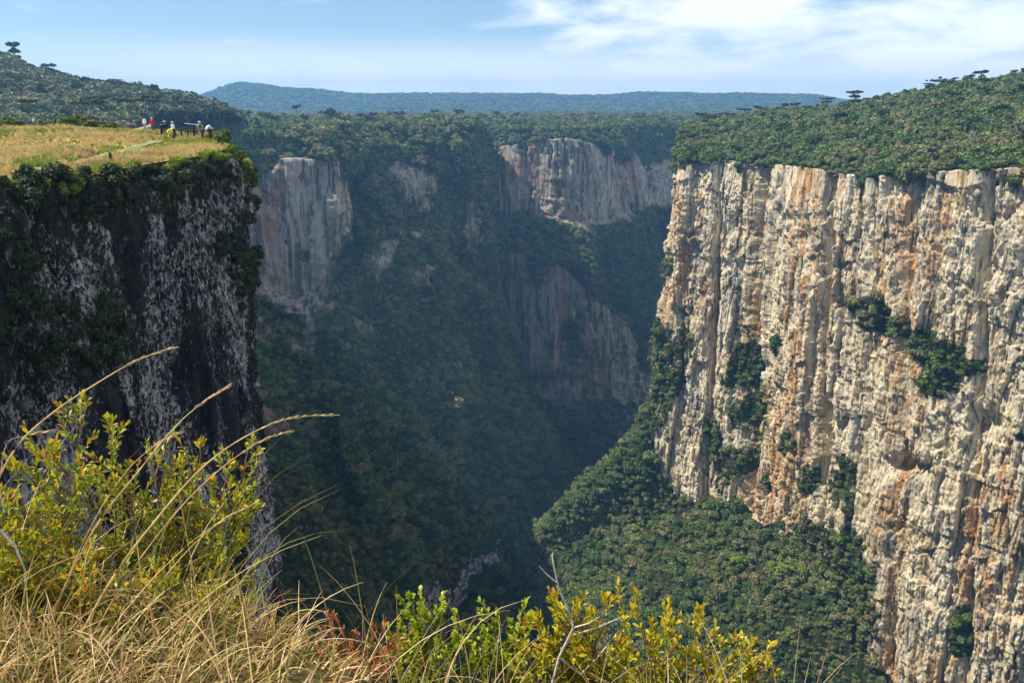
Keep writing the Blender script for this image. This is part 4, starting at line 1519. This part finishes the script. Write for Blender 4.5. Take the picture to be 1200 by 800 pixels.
def person(u, Y, label, top_c, leg_c, hair_c, rz=0, pose='stand', hat=None, bag=None, H=1.7, sink=0.0):
    g = ground_pt(u, Y)
    root = empty('person', (g[0], g[1], g[2] - sink), rz, H / 1.7)
    tag(root, label, 'person')
    J = {'hip': (0, 0, .92), 'waist': (0, .0, 1.08), 'chest': (0, .0, 1.30), 'neck': (0, 0, 1.46), 'head': (0, .01, 1.56), 'crown': (0, .0, 1.66),
         'shl': (-.19, 0, 1.40), 'ell': (-.25, -.02, 1.13), 'wrl': (-.23, .12, .92), 'hal': (-.22, .16, .85),
         'shr': (.19, 0, 1.40), 'elr': (.25, -.02, 1.13), 'wrr': (.23, .12, .92), 'har': (.22, .16, .85),
         'hpl': (-.10, 0, .88), 'knl': (-.11, .03, .48), 'anl': (-.12, -.02, .08), 'tol': (-.13, .15, .03),
         'hpr': (.10, 0, .88), 'knr': (.11, .02, .48), 'anr': (.13, -.03, .08), 'tor': (.15, .14, .03)}
    if pose == 'lean':      # bent over the rail, elbows on it
        for k, dy in {'waist': .06, 'chest': .24, 'neck': .36, 'head': .44, 'crown': .50, 'shl': .30, 'shr': .30}.items():
            x, y, z = J[k]; J[k] = (x, y + dy, z - dy * .38)
        J['ell'] = (-.27, .48, 1.02); J['wrl'] = (-.12, .66, 1.05); J['hal'] = (-.06, .72, 1.05)
        J['elr'] = (.27, .48, 1.02); J['wrr'] = (.12, .66, 1.05); J['har'] = (.06, .72, 1.05)
    if pose == 'bend':      # bending forward towards the ground
        J.update(waist=(0, .14, 1.02), chest=(0, .36, 1.10), neck=(0, .50, 1.12), head=(0, .60, 1.08), crown=(0, .69, 1.05),
                 shl=(-.18, .44, 1.10), shr=(.18, .44, 1.10), ell=(-.22, .50, .84), elr=(.22, .50, .84), wrl=(-.18, .52, .60), wrr=(.18, .52, .60), hal=(-.16, .54, .52), har=(.16, .54, .52), knl=(-.12, .10, .5), knr=(.12, .10, .5))
    if pose == 'walk':
        J.update(knl=(-.10, .18, .50), anl=(-.10, .20, .10), tol=(-.10, .36, .06), knr=(.10, -.02, .48), anr=(.10, -.26, .14), tor=(.10, -.14, .04), wrl=(-.24, -.14, .95), hal=(-.23, -.16, .87), wrr=(.24, .24, .98), har=(.23, .29, .91))
    if pose == 'photo':     # hands up to the face with a camera
        J.update(ell=(-.26, .16, 1.18), wrl=(-.10, .30, 1.42), hal=(-.06, .28, 1.50), elr=(.26, .16, 1.18), wrr=(.10, .30, 1.42), har=(.06, .28, 1.50))
    E = [('hip', 'waist'), ('waist', 'chest'), ('chest', 'neck'), ('neck', 'head'), ('head', 'crown'), ('chest', 'shl'), ('shl', 'ell'), ('ell', 'wrl'), ('wrl', 'hal'), ('chest', 'shr'), ('shr', 'elr'), ('elr', 'wrr'), ('wrr', 'har'),
         ('hip', 'hpl'), ('hpl', 'knl'), ('knl', 'anl'), ('anl', 'tol'), ('hip', 'hpr'), ('hpr', 'knr'), ('knr', 'anr'), ('anr', 'tor')]
    rad = dict(hip=.15, waist=.135, chest=.155, neck=.06, head=.098, crown=.075, shl=.075, ell=.05, wrl=.036, hal=.04, shr=.075, elr=.05, wrr=.036, har=.04, hpl=.095, knl=.065, anl=.045, tol=.04, hpr=.095, knr=.065, anr=.045, tor=.04)
    names = list(J)
    me = bpy.data.meshes.new('person_skeleton')
    me.from_pydata([J[n] for n in names], [(names.index(a), names.index(b)) for a, b in E], [])
    ob = bpy.data.objects.new('person_skeleton', me)
    COL.objects.link(ob)
    sk = ob.modifiers.new('skin', 'SKIN')
    for i, n in enumerate(names):
        d_ = me.skin_vertices[0].data[i]
        d_.radius = (rad[n], rad[n] * (.72 if n in ('chest', 'waist', 'hip') else 1))
        d_.use_root = n == 'hip'
    ob.modifiers.new('sub', 'SUBSURF').levels = 1
    dg = bpy.context.evaluated_depsgraph_get()
    bme = bpy.data.meshes.new_from_object(ob.evaluated_get(dg))
    bpy.data.objects.remove(ob)
    bme.materials.clear()
    for mm_ in (top_c, leg_c, SKIN, cloth('dark_shoes', (.03, .03, .03))):
        bme.materials.append(mm_)
    reg = {'hip': 1, 'hpl': 1, 'hpr': 1, 'knl': 1, 'knr': 1, 'anl': 1, 'anr': 1, 'tol': 3, 'tor': 3, 'head': 2, 'crown': 2, 'neck': 2, 'hal': 2, 'har': 2, 'wrl': 2, 'wrr': 2}
    keys = [(Vector(J[n]), reg.get(n, 0)) for n in names]
    for p in bme.polygons:
        c = p.center
        p.material_index = min(keys, key=lambda kk: (kk[0] - c).length_squared)[1]
    bme.shade_smooth()
    bme.name = 'person_body'
    body = bpy.data.objects.new('body', bme)
    COL.objects.link(body); body.parent = root
    # hair cap and optional hat
    hd, cr = Vector(J['head']), Vector(J['crown'])
    ax = (cr - hd).normalized()
    bm = bmesh.new()
    bmesh.ops.create_uvsphere(bm, u_segments=12, v_segments=8, radius=.115)
    bmesh.ops.delete(bm, geom=[v for v in bm.verts if v.co.z < -.03 and v.co.y > -.02], context='VERTS')
    bmesh.ops.rotate(bm, cent=(0, 0, 0), matrix=ax.to_track_quat('Z', 'Y').to_matrix() if pose == 'bend' else Matrix.Identity(3), verts=bm.verts)
    bmesh.ops.translate(bm, vec=hd.lerp(cr, .35) - Vector((0, .012, 0)), verts=bm.verts)
    hm = bpy.data.meshes.new('hair'); bm.to_mesh(hm); bm.free()
    link('hair', hm, [hair_c], root, smooth=True)
    if hat is not None:
        bm = bmesh.new()
        bmesh.ops.create_cone(bm, segments=14, radius1=.125, radius2=.09, depth=.12, cap_ends=True)
        bmesh.ops.translate(bm, vec=(0, 0, .03), verts=bm.verts)
        r2 = bmesh.ops.create_cone(bm, segments=14, radius1=.19, radius2=.18, depth=.015, cap_ends=True)
        bmesh.ops.translate(bm, vec=(0, .03, -.03), verts=r2['verts'])
        bmesh.ops.translate(bm, vec=cr, verts=bm.verts)
        hm = bpy.data.meshes.new('hat'); bm.to_mesh(hm); bm.free()
        link('hat', hm, [hat], root)
    if bag is not None:
        c = Vector(J['chest'])
        bb = box('backpack', (c.x, c.y - .20, c.z - .04), (.30, .17, .42), bag, root, .05)
    return root


white = cloth('white_cotton', (.75, .75, .78)); red = cloth('red_fleece', (.62, .02, .03)); navy = cloth('navy_cloth', (.02, .03, .07)); black = cloth('black_cloth', (.018, .018, .022))
yellow = cloth('yellow_nylon', (.80, .68, .06)); denim = cloth('denim', (.06, .10, .20)); beige = cloth('beige_cotton', (.55, .50, .42)); grey = cloth('grey_cotton', (.35, .35, .38)); blueh = cloth('pale_blue_cap', (.40, .48, .75)); olive = cloth('olive_canvas', (.12, .12, .06)); dhair = cloth('dark_hair', (.02, .014, .01)); ghair = cloth('grey_hair', (.55, .53, .5)); pink = cloth('pale_pink_cotton', (.60, .45, .45))
person(170.6, 101, 'person in a white shirt with dark hair, farthest left of the visitors', white, grey, dhair, 2.6, 'stand', sink=.0)
person(179.6, 99, 'person in a red jacket walking up behind the grass', red, denim, ghair, 3.1, 'walk', sink=-.05)
person(190.5, 93, 'person dressed all in navy at the left of the group', navy, black, dhair, 1.2, 'stand', H=1.62)
person(194.6, 94, 'person in a dark top with a pale blue cap behind the yellow one', navy, olive, dhair, .4, 'stand', hat=blueh, H=1.74)
person(197.2, 91, 'person in yellow bending forward', yellow, yellow, dhair, -1.2, 'bend', H=1.66)
person(203.8, 93, 'person in white top, pale hat and dark trousers by the rail start', white, black, ghair, -.6, 'stand', hat=beige, H=1.72)
person(235.6, 88.9, 'person in beige with an olive backpack behind the railing', beige, pink, ghair, .5, 'stand', hat=beige, bag=olive, H=1.75)
person(242.4, 87.9, 'person in white bending over the railing at its end post', white, pink, dhair, -.9, 'lean', H=1.78)
bg = empty('backpack', tuple(ground_pt(204.5, 90.6)), .5)
tag(bg, 'black backpack standing on the ground at the left end of the railing', 'backpack')
box('body', (0, 0, .27), (.40, .26, .54), black, bg, .07)
box('pocket', (0, -.155, .20), (.28, .06, .26), black, bg, .03)
for s_ in (-1, 1):
    v_, f_ = tube([(s_ * .1, .13, .50), (s_ * .12, .20, .36), (s_ * .12, .19, .20), (s_ * .11, .13, .08)], [.02] * 4, 5)
    link('strap', make_mesh('strap', [(v_, f_, 0)], [black]), parent=bg)

# ------------------------------------------------------------------ foreground plants
def mat_fg_leaf(name, stops, tr=.42):
    m = NT(name)
    g = m.n.new('ShaderNodeNewGeometry')
    r = g.outputs['Random Per Island']
    tip = m.attr('age')
    f = m.math('ADD', m.math('MULTIPLY', r, .45), m.math('MULTIPLY', tip, .55))
    col = m.ramp(f, stops)
    n = m.noise(m.pos(), 90, 3)
    col = m.mix(m.rng(n, .3, .7, 0, .35), col, (.05, .07, .008))
    b = m.finish(col, .38, spec=.45, translucent=tr)
    return b


LEAF_G = mat_fg_leaf('yellow_green_leaf', [(0, (.08, .16, .01)), (.32, (.24, .34, .015)), (.58, (.48, .50, .02)), (.72, (.68, .46, .02)), (.9, (.66, .26, .02)), (1, (.40, .14, .03))])
LEAF_O = mat_fg_leaf('golden_orange_leaf', [(0, (.14, .20, .01)), (.3, (.38, .40, .015)), (.6, (.64, .55, .02)), (.85, (.72, .42, .02)), (1, (.60, .18, .02))])
LEAF_L = mat_fg_leaf('lime_round_leaf', [(0, (.10, .20, .01)), (.5, (.32, .42, .015)), (1, (.62, .62, .03))])
LEAF_R = mat_fg_leaf('rusty_leaf', [(0, (.22, .05, .02)), (1, (.50, .16, .05))], .2)
TWIG = simple('twig_bark', (.22, .14, .09), .8, .3, 60)
PALETWIG = simple('pale_dead_wood', (.50, .46, .38), .85, .25, 60)


def leaves_mesh(name, pts, dirs, lens, width, age, rs, mat, curl=.2):
    """obovate folded leaves: 8 vertices, 3 quads a side"""
    n = len(pts)
    P, Dn = np.array(pts), np.array(dirs)
    Dn = Dn / np.linalg.norm(Dn, axis=1, keepdims=True)
    s = np.cross(Dn, rs.normal(size=(n, 3)) * .8 + np.array((0, 0, 1.0)))
    s /= np.maximum(np.linalg.norm(s, axis=1, keepdims=True), 1e-6)
    nn = np.cross(s, Dn)
    L = np.array(lens)[:, None]
    w = L * width
    prof = [(0, .06), (.3, .62), (.68, 1.0), (1.0, .10)]
    rows = []
    for t_, wk in prof:
        c = P + Dn * L * t_ + nn * L * curl * (t_ * t_) * -1
        lift = nn * w * wk * .35
        rows += [c - s * w * wk + lift, c, c + s * w * wk + lift]
    V = np.stack(rows, 1)            # n, 12, 3
    f = []
    for k in range(3):
        a = k * 3
        f += [(a, a + 1, a + 4, a + 3), (a + 1, a + 2, a + 5, a + 4)]
    Fq = (np.arange(n)[:, None, None] * 12 + np.array(f)[None]).reshape(-1, 4)
    m = np_mesh(name, V.reshape(-1, 3), Fq, smooth=True)
    set_attr(m, 'age', np.repeat(np.array(age), 12))
    m.materials.append(mat)
    return m


def fg_shrub(name, base, stems, seed, leafmat, label, leaf_len=.03, leaf_w=.2, group=None, spread=.5, twigs=7, per=16, up=1.0, jitter=.25, whorl=True):
    """base point; stems: list of (dx, dy, dz) tips"""
    rs = np.random.default_rng(seed)
    root = empty(name, base)
    tag(root, label, 'shrub', group)
    wood, pts, dirs, lens, age = [], [], [], [], []
    for tip in stems:
        tip = np.array(tip, float)
        mid = tip * .5 + np.array((rs.normal() * .05, rs.normal() * .05, .02))
        path = [np.zeros(3) + rs.normal(size=3) * .02, mid * .5, mid, (mid + tip) * .5 + rs.normal(size=3) * .015, tip]
        H_ = np.linalg.norm(tip)
        wood.append(tube([tuple(p) for p in path], [.007, .006, .0048, .0036, .002], 5))
        for k in range(twigs + 1):
            f = rs.uniform(.30, .97) if k < twigs else 1.0
            i = min(int(f * 4), 3); ff = f * 4 - i
            o_ = path[i] * (1 - ff) + path[i + 1] * ff
            if k < twigs:
                a = rs.uniform(0, 6.28)
                d_ = np.array((math.cos(a) * spread, math.sin(a) * spread, up)); d_ = d_ / np.linalg.norm(d_)
                d_ = d_ * .8 + (tip / H_) * .3
                L = rs.uniform(.10, .24) * (1.25 - f * .5)
            else:
                d_ = (tip / H_); L = .06
            e = o_ + d_ * L + rs.normal(size=3) * .01
            m_ = (o_ + e) / 2 + rs.normal(size=3) * .008
            wood.append(tube([tuple(o_), tuple(m_), tuple(e)], [.003, .0024, .0014], 4))
            for j in range(per):
                t_ = 1 - (j / per) ** 1.1 * .85
                q_ = o_ * (1 - t_) + e * t_ + (m_ - (o_ + e) / 2) * (1 - abs(2 * t_ - 1))
                an = j * 2.4 + rs.uniform(-.4, .4)
                pa = np.cross(d_, (0.3, .2, 1)); pa /= np.linalg.norm(pa); pb = np.cross(d_, pa)
                rad_ = pa * math.cos(an) + pb * math.sin(an)
                opn = .45 + .9 * (1 - t_) + rs.normal() * jitter
                dd = d_ * 1.0 / max(np.linalg.norm(d_), 1e-6) + rad_ * opn
                dd[2] += .15
                pts.append(q_); dirs.append(dd)
                lens.append(leaf_len * rs.uniform(.65, 1.2) * (.75 + .35 * (1 - abs(t_ - .7))))
                age.append(np.clip(rs.normal(.25 + .55 * t_ * (o_[2] / max(H_, .1)), .2), 0, 1))
    link('leaves', leaves_mesh('leaves', pts, dirs, lens, leaf_w, age, rs, leafmat), parent=root)
    link('stems', make_mesh('stems', [(w_[0], w_[1], 0) for w_ in wood], [TWIG]), parent=root)
    return root


def stems_to(base, targets, Y0, rs, dy=.12):
    out = []
    for (u, v) in targets:
        p = np.array(px(u, v, Y0 + rs.uniform(-dy, dy)))
        out.append(p - np.array(base))
    return out


rs = np.random.default_rng(5)
# left shrubs: spray tips given where they show
grp = 'yellow-green shrubs in the left foreground'
LS = [
    (px(60, 800, 3.0), [(100, 482), (60, 535), (20, 560), (90, 560), (40, 600), (110, 600), (75, 640), (10, 640), (30, 680), (120, 650)], 'tall leafy shrub with one spray rising highest in the left foreground', 3.0),
    (px(170, 790, 3.1), [(128, 512), (150, 560), (180, 545), (195, 580), (160, 610), (140, 640), (200, 640), (170, 680), (215, 610), (185, 710)], 'dense yellow-orange shrub in the middle of the left foreground clump', 3.1),
    (px(230, 800, 3.2), [(235, 530), (215, 560), (290, 530), (265, 560), (275, 600), (240, 620), (280, 640), (250, 670), (285, 690), (225, 700)], 'shrub with a spray reaching right across the dark cliff', 3.15),
    (px(0, 800, 2.8), [(0, 590), (-20, 620), (20, 640), (45, 650), (0, 690), (60, 690), (30, 720)], 'low leafy shrub cut by the left picture edge', 2.8),
    (px(130, 830, 2.8), [(95, 670), (130, 690), (160, 700), (200, 690), (110, 720), (240, 700), (70, 710), (20, 715), (280, 715)], 'low shrub half buried in straw-coloured grass', 2.8),
]
for i, (b, tg, lb, Y0) in enumerate(LS):
    fg_shrub('foreground_shrub', b, stems_to(b, tg, Y0, rs), 500 + i, LEAF_G, lb, .032, .19, grp, spread=.95, twigs=17, per=17, jitter=.4)
grp = 'golden and lime shrubs in the lower middle foreground'
b = px(520, 870, 3.1)
fg_shrub('foreground_shrub', b, stems_to(b, [(485, 715), (475, 750), (510, 730), (535, 760), (500, 770), (460, 775), (545, 790)], 3.1, rs, .08), 520, LEAF_L, 'lime shrub with round leaves, leftmost of the middle foreground shrubs', .026, .38, grp, spread=.7, twigs=11, per=18)
b = px(590, 880, 3.2)
fg_shrub('foreground_shrub', b, stems_to(b, [(580, 742), (560, 755), (600, 760), (615, 735), (590, 780), (570, 790), (625, 790)], 3.2, rs, .08), 521, LEAF_L, 'low lime shrub between the round-leaved one and the golden one', .028, .3, grp, spread=.7, twigs=10, per=18)
b = px(680, 900, 3.0)
fg_shrub('foreground_shrub', b, stems_to(b, [(655, 712), (636, 735), (676, 722), (708, 712), (735, 728), (700, 750), (648, 758), (725, 768), (675, 775), (622, 775), (690, 735)], 3.0, rs, .1), 522, LEAF_O, 'tallest golden shrub around the pale dead branch', .036, .19, grp, spread=.8, twigs=10, per=16, jitter=.4)
b = px(770, 900, 3.1)
fg_shrub('foreground_shrub', b, stems_to(b, [(748, 715), (765, 745), (790, 740), (815, 730), (770, 780), (800, 775), (740, 780)], 3.1, rs, .1), 523, LEAF_O, 'golden-leaved shrub right of the tallest one', .036, .19, grp, spread=.8, twigs=9, per=15, jitter=.4)
b = px(850, 900, 3.1)
fg_shrub('foreground_shrub', b, stems_to(b, [(822, 745), (845, 765), (860, 760), (880, 770), (895, 790), (835, 790)], 3.1, rs, .1), 524, LEAF_O, 'rightmost orange-tipped shrub at the bottom edge', .036, .19, grp, spread=.8, twigs=7, per=14, jitter=.4)
b = px(400, 850, 2.7)
fg_shrub('foreground_shrub', b, stems_to(b, [(395, 762), (418, 768), (375, 778), (435, 780), (405, 785), (350, 785), (445, 790)], 2.7, rs, .08), 525, LEAF_R, 'rusty red withered shrub low between the grass and the lime shrub', .024, .2, None, spread=1.2, twigs=10, per=16, jitter=.5)


def dead_branch(label, paths, Y0):
    root = empty('dead_branch', px(*paths[0][0][:2], Y0))
    tag(root, label, 'branch')
    o_ = np.array(px(*paths[0][0][:2], Y0))
    for i, (pts_, r0) in enumerate(paths) if False else enumerate([(p[0:-1], p[-1]) for p in paths]):
        pl = [tuple(np.array(px(q_[0], q_[1], Y0 + (q_[2] if len(q_) > 2 else 0))) - o_) for q_ in pts_]
        n_ = len(pl)
        v_, f_ = tube(pl, [r0 * (1 - .7 * k / (n_ - 1)) for k in range(n_)], 6)
        link('trunk' if i == 0 else 'twig', make_mesh('dead_wood', [(v_, f_, 0)], [PALETWIG]), parent=root)
    return root


dead_branch('forked pale dead branch sticking up from the golden shrub', [
    [(640, 830), (655, 770), (672, 735), (665, 712), (655, 690), (650, 668), (647, 650), (649, 647), .006],
    [(652, 682), (640, 672), (631, 662), .0035],
    [(672, 735, .0), (690, 730, -.02), (703, 722, -.03), .004],
    [(668, 745, .01), (700, 735, .06), (730, 722, .1), .005],
    [(655, 770, 0), (680, 790, .0), (700, 770, .05), (720, 745, .1), .006]], 2.9)
dead_branch('bare grey twig at the far left among the leaves', [
    [(0, 620), (18, 640), (30, 670), (28, 720), .006],
    [(5, 600), (0, 575), (22, 550), .003]], 2.7)

# long straw stalks
STRAW = NT('straw')
_n = STRAW.noise(STRAW.pos(), 25, 4)
M['fgstraw'] = STRAW.finish(STRAW.ramp(_n, [(.3, (.40, .26, .10)), (.5, (.62, .45, .20)), (.7, (.75, .60, .34))]), .5, spec=.35, translucent=.25)


def stalk(pts, Y0, r, label, seed, dY=0.0, head=.3):
    rs_ = np.random.default_rng(seed)
    P = np.array([px(u, v, Y0 + dY * i / (len(pts) - 1)) for i, (u, v) in enumerate(pts)])
    t_ = np.linspace(0, len(pts) - 1, 40)
    C = catmull(P[:, None, :], t_)[:, 0]
    root = empty('grass_stalk', tuple(C[0]))
    tag(root, label, 'grass stalk')
    C = C - C[0]
    v_, f_ = tube([tuple(c) for c in C], list(np.linspace(r, r * .3, 40)), 5)
    link('stem', make_mesh('stem', [(v_, f_, 0)], [M['fgstraw']]), parent=root)
    parts = []
    for k in range(46):          # narrow seed head pressed along the last third
        i = int(40 * (1 - head) + rs_.uniform(0, 1) * (40 * head - 2))
        c = C[i]; d_ = C[min(i + 1, 39)] - C[i - 1]; d_ /= np.linalg.norm(d_)
        q_ = rs_.normal(size=3); q_ -= d_ * (q_ @ d_); q_ /= np.linalg.norm(q_)
        e = c + d_ * rs_.uniform(.015, .03) + q_ * rs_.uniform(.002, .007)
        parts.append((*tube([tuple(c), tuple((c + e) / 2 + q_ * .0015), tuple(e)], [.0008, .0018, .0004], 4), 0))
    link('seed_head', make_mesh('seed_head', parts, [M['fgstraw']]), parent=root)
    return root


stalk([(-30, 620), (15, 530), (60, 485), (120, 445), (165, 420), (208, 406)], 2.6, .0042, 'arching straw stalk reaching highest over the dark cliff', 1, .3)
stalk([(60, 720), (110, 620), (160, 555), (205, 500), (240, 470), (272, 450)], 2.6, .0036, 'straw stalk in the middle of the three long arching ones', 2, .3)
stalk([(70, 790), (130, 680), (190, 600), (240, 545), (290, 510), (340, 490), (398, 486)], 2.5, .0050, 'thick straw stalk bending right beyond the cliff edge', 3, .4)
stalk([(90, 780), (140, 690), (190, 620), (230, 575), (270, 540), (310, 515), (345, 505)], 2.5, .0030, 'thin straw stalk running just under the thick one', 4, .4)
stalk([(40, 790), (70, 700), (110, 610), (150, 550), (185, 520), (215, 505)], 2.6, .0026, 'fine straw stalk left of the middle arching one', 5, .3)
stalk([(150, 800), (180, 700), (215, 650), (260, 610), (300, 590)], 2.5, .0026, 'short arching straw stalk ending over the lower dark cliff', 6, .3)
stalk([(0, 560), (8, 520), (30, 510), (60, 505)], 2.7, .0018, 'very thin grey stalk by the left picture edge', 7, .1)

# dense straw grass on the near ledge (nobody could count the blades)
def blades(name, n, region, Lr, seed, mat, lean=(.35, .0), w=.0022):
    rs_ = np.random.default_rng(seed)
    V, Fq = [], []
    seg_ = 6
    for i in range(n):
        x0, x1, y0, y1 = region
        x = rs_.uniform(x0, x1); y = rs_.uniform(y0, y1)
        z = float(near_h(np.array(x), np.array(y)))
        b_ = np.array((x, y, z - .02))
        L = rs_.uniform(*Lr)
        d_ = np.array((rs_.normal(lean[0], .35), rs_.normal(lean[1], .3), 1.0)); d_ /= np.linalg.norm(d_)
        bend = rs_.uniform(.15, .8)
        hd_ = np.array((d_[0], d_[1], 0)); hd_ /= max(np.linalg.norm(hd_), 1e-3)
        s = np.array((-hd_[1], hd_[0], 0)) + rs_.normal(size=3) * .5; s /= np.linalg.norm(s)
        k0 = len(V)
        for k in range(seg_ + 1):
            t_ = k / seg_
            c = b_ + d_ * L * t_ + hd_ * L * bend * t_ * t_ * .6 - np.array((0, 0, 1)) * L * bend * t_ ** 3 * .45
            ww = w * rs_.uniform(.85, 1.15) * (1 - t_ ** 2 * .85)
            V += [c - s * ww, c + s * ww]
        Fq += [(k0 + 2 * k, k0 + 2 * k + 1, k0 + 2 * k + 3, k0 + 2 * k + 2) for k in range(seg_)]
    o = link(name, make_mesh(name, [(np.array(V), np.array(Fq), 0)], [mat]))
    return o


BL = NT('dry_blade')
_g = BL.n.new('ShaderNodeNewGeometry')
M['blade'] = BL.finish(BL.ramp(_g.outputs['Random Per Island'], [(0, (.12, .16, .02)), (.22, (.24, .24, .04)), (.4, (.38, .22, .07)), (.6, (.66, .46, .18)), (.82, (.80, .62, .34)), (1, (.22, .08, .03))]), .5, spec=.3, translucent=.35)
o = blades('grass', 2000, (-2.6, -.75, 1.6, 2.9), (.10, .34), 61, M['blade'], lean=(.18, 0), w=.0028)
tag(o, 'straw-coloured dry grass filling the lower left foreground', 'grass', kind='stuff')
o = blades('grass', 4600, (-2.6, -.5, 1.5, 2.95), (.05, .17), 64, M['blade'], lean=(.3, 0), w=.0032)
tag(o, 'matted short dry grass and litter under the left shrubs', 'grass', kind='stuff')
o = blades('grass', 110, (-2.4, -1.0, 2.3, 2.9), (.45, .85), 62, M['blade'], lean=(.25, 0), w=.0018)
tag(o, 'longer wispy straw blades rising through the left shrubs', 'grass', kind='stuff')
o = blades('grass', 420, (-.6, 1.0, 2.3, 2.9), (.25, .55), 63, M['blade'], lean=(.05, 0), w=.0018)
tag(o, 'upright dry stalks at the foot of the middle shrubs', 'grass', kind='stuff')

# ------------------------------------------------------------------ haze
bm = bmesh.new()
bmesh.ops.create_cube(bm, size=1)
bmesh.ops.scale(bm, vec=(13400, 13400, 1), verts=bm.verts)
for v in bm.verts:
    v.co.z = 175 if v.co.z > 0 else -475
hm = bpy.data.meshes.new('haze'); bm.to_mesh(hm); bm.free()
HM = NT('haze_air')
pvn = HM.n.new('ShaderNodeVolumePrincipled')
pvn.inputs['Density'].default_value = .00015
pvn.inputs['Color'].default_value = (.25, .585, 1.0, 1)
pvn.inputs['Anisotropy'].default_value = .35
HM.l.new(pvn.outputs[0], HM.out.inputs['Volume'])
haze = link('haze', hm, [HM.m])
tag(haze, 'bluish haze filling the canyon air', kind='stuff')
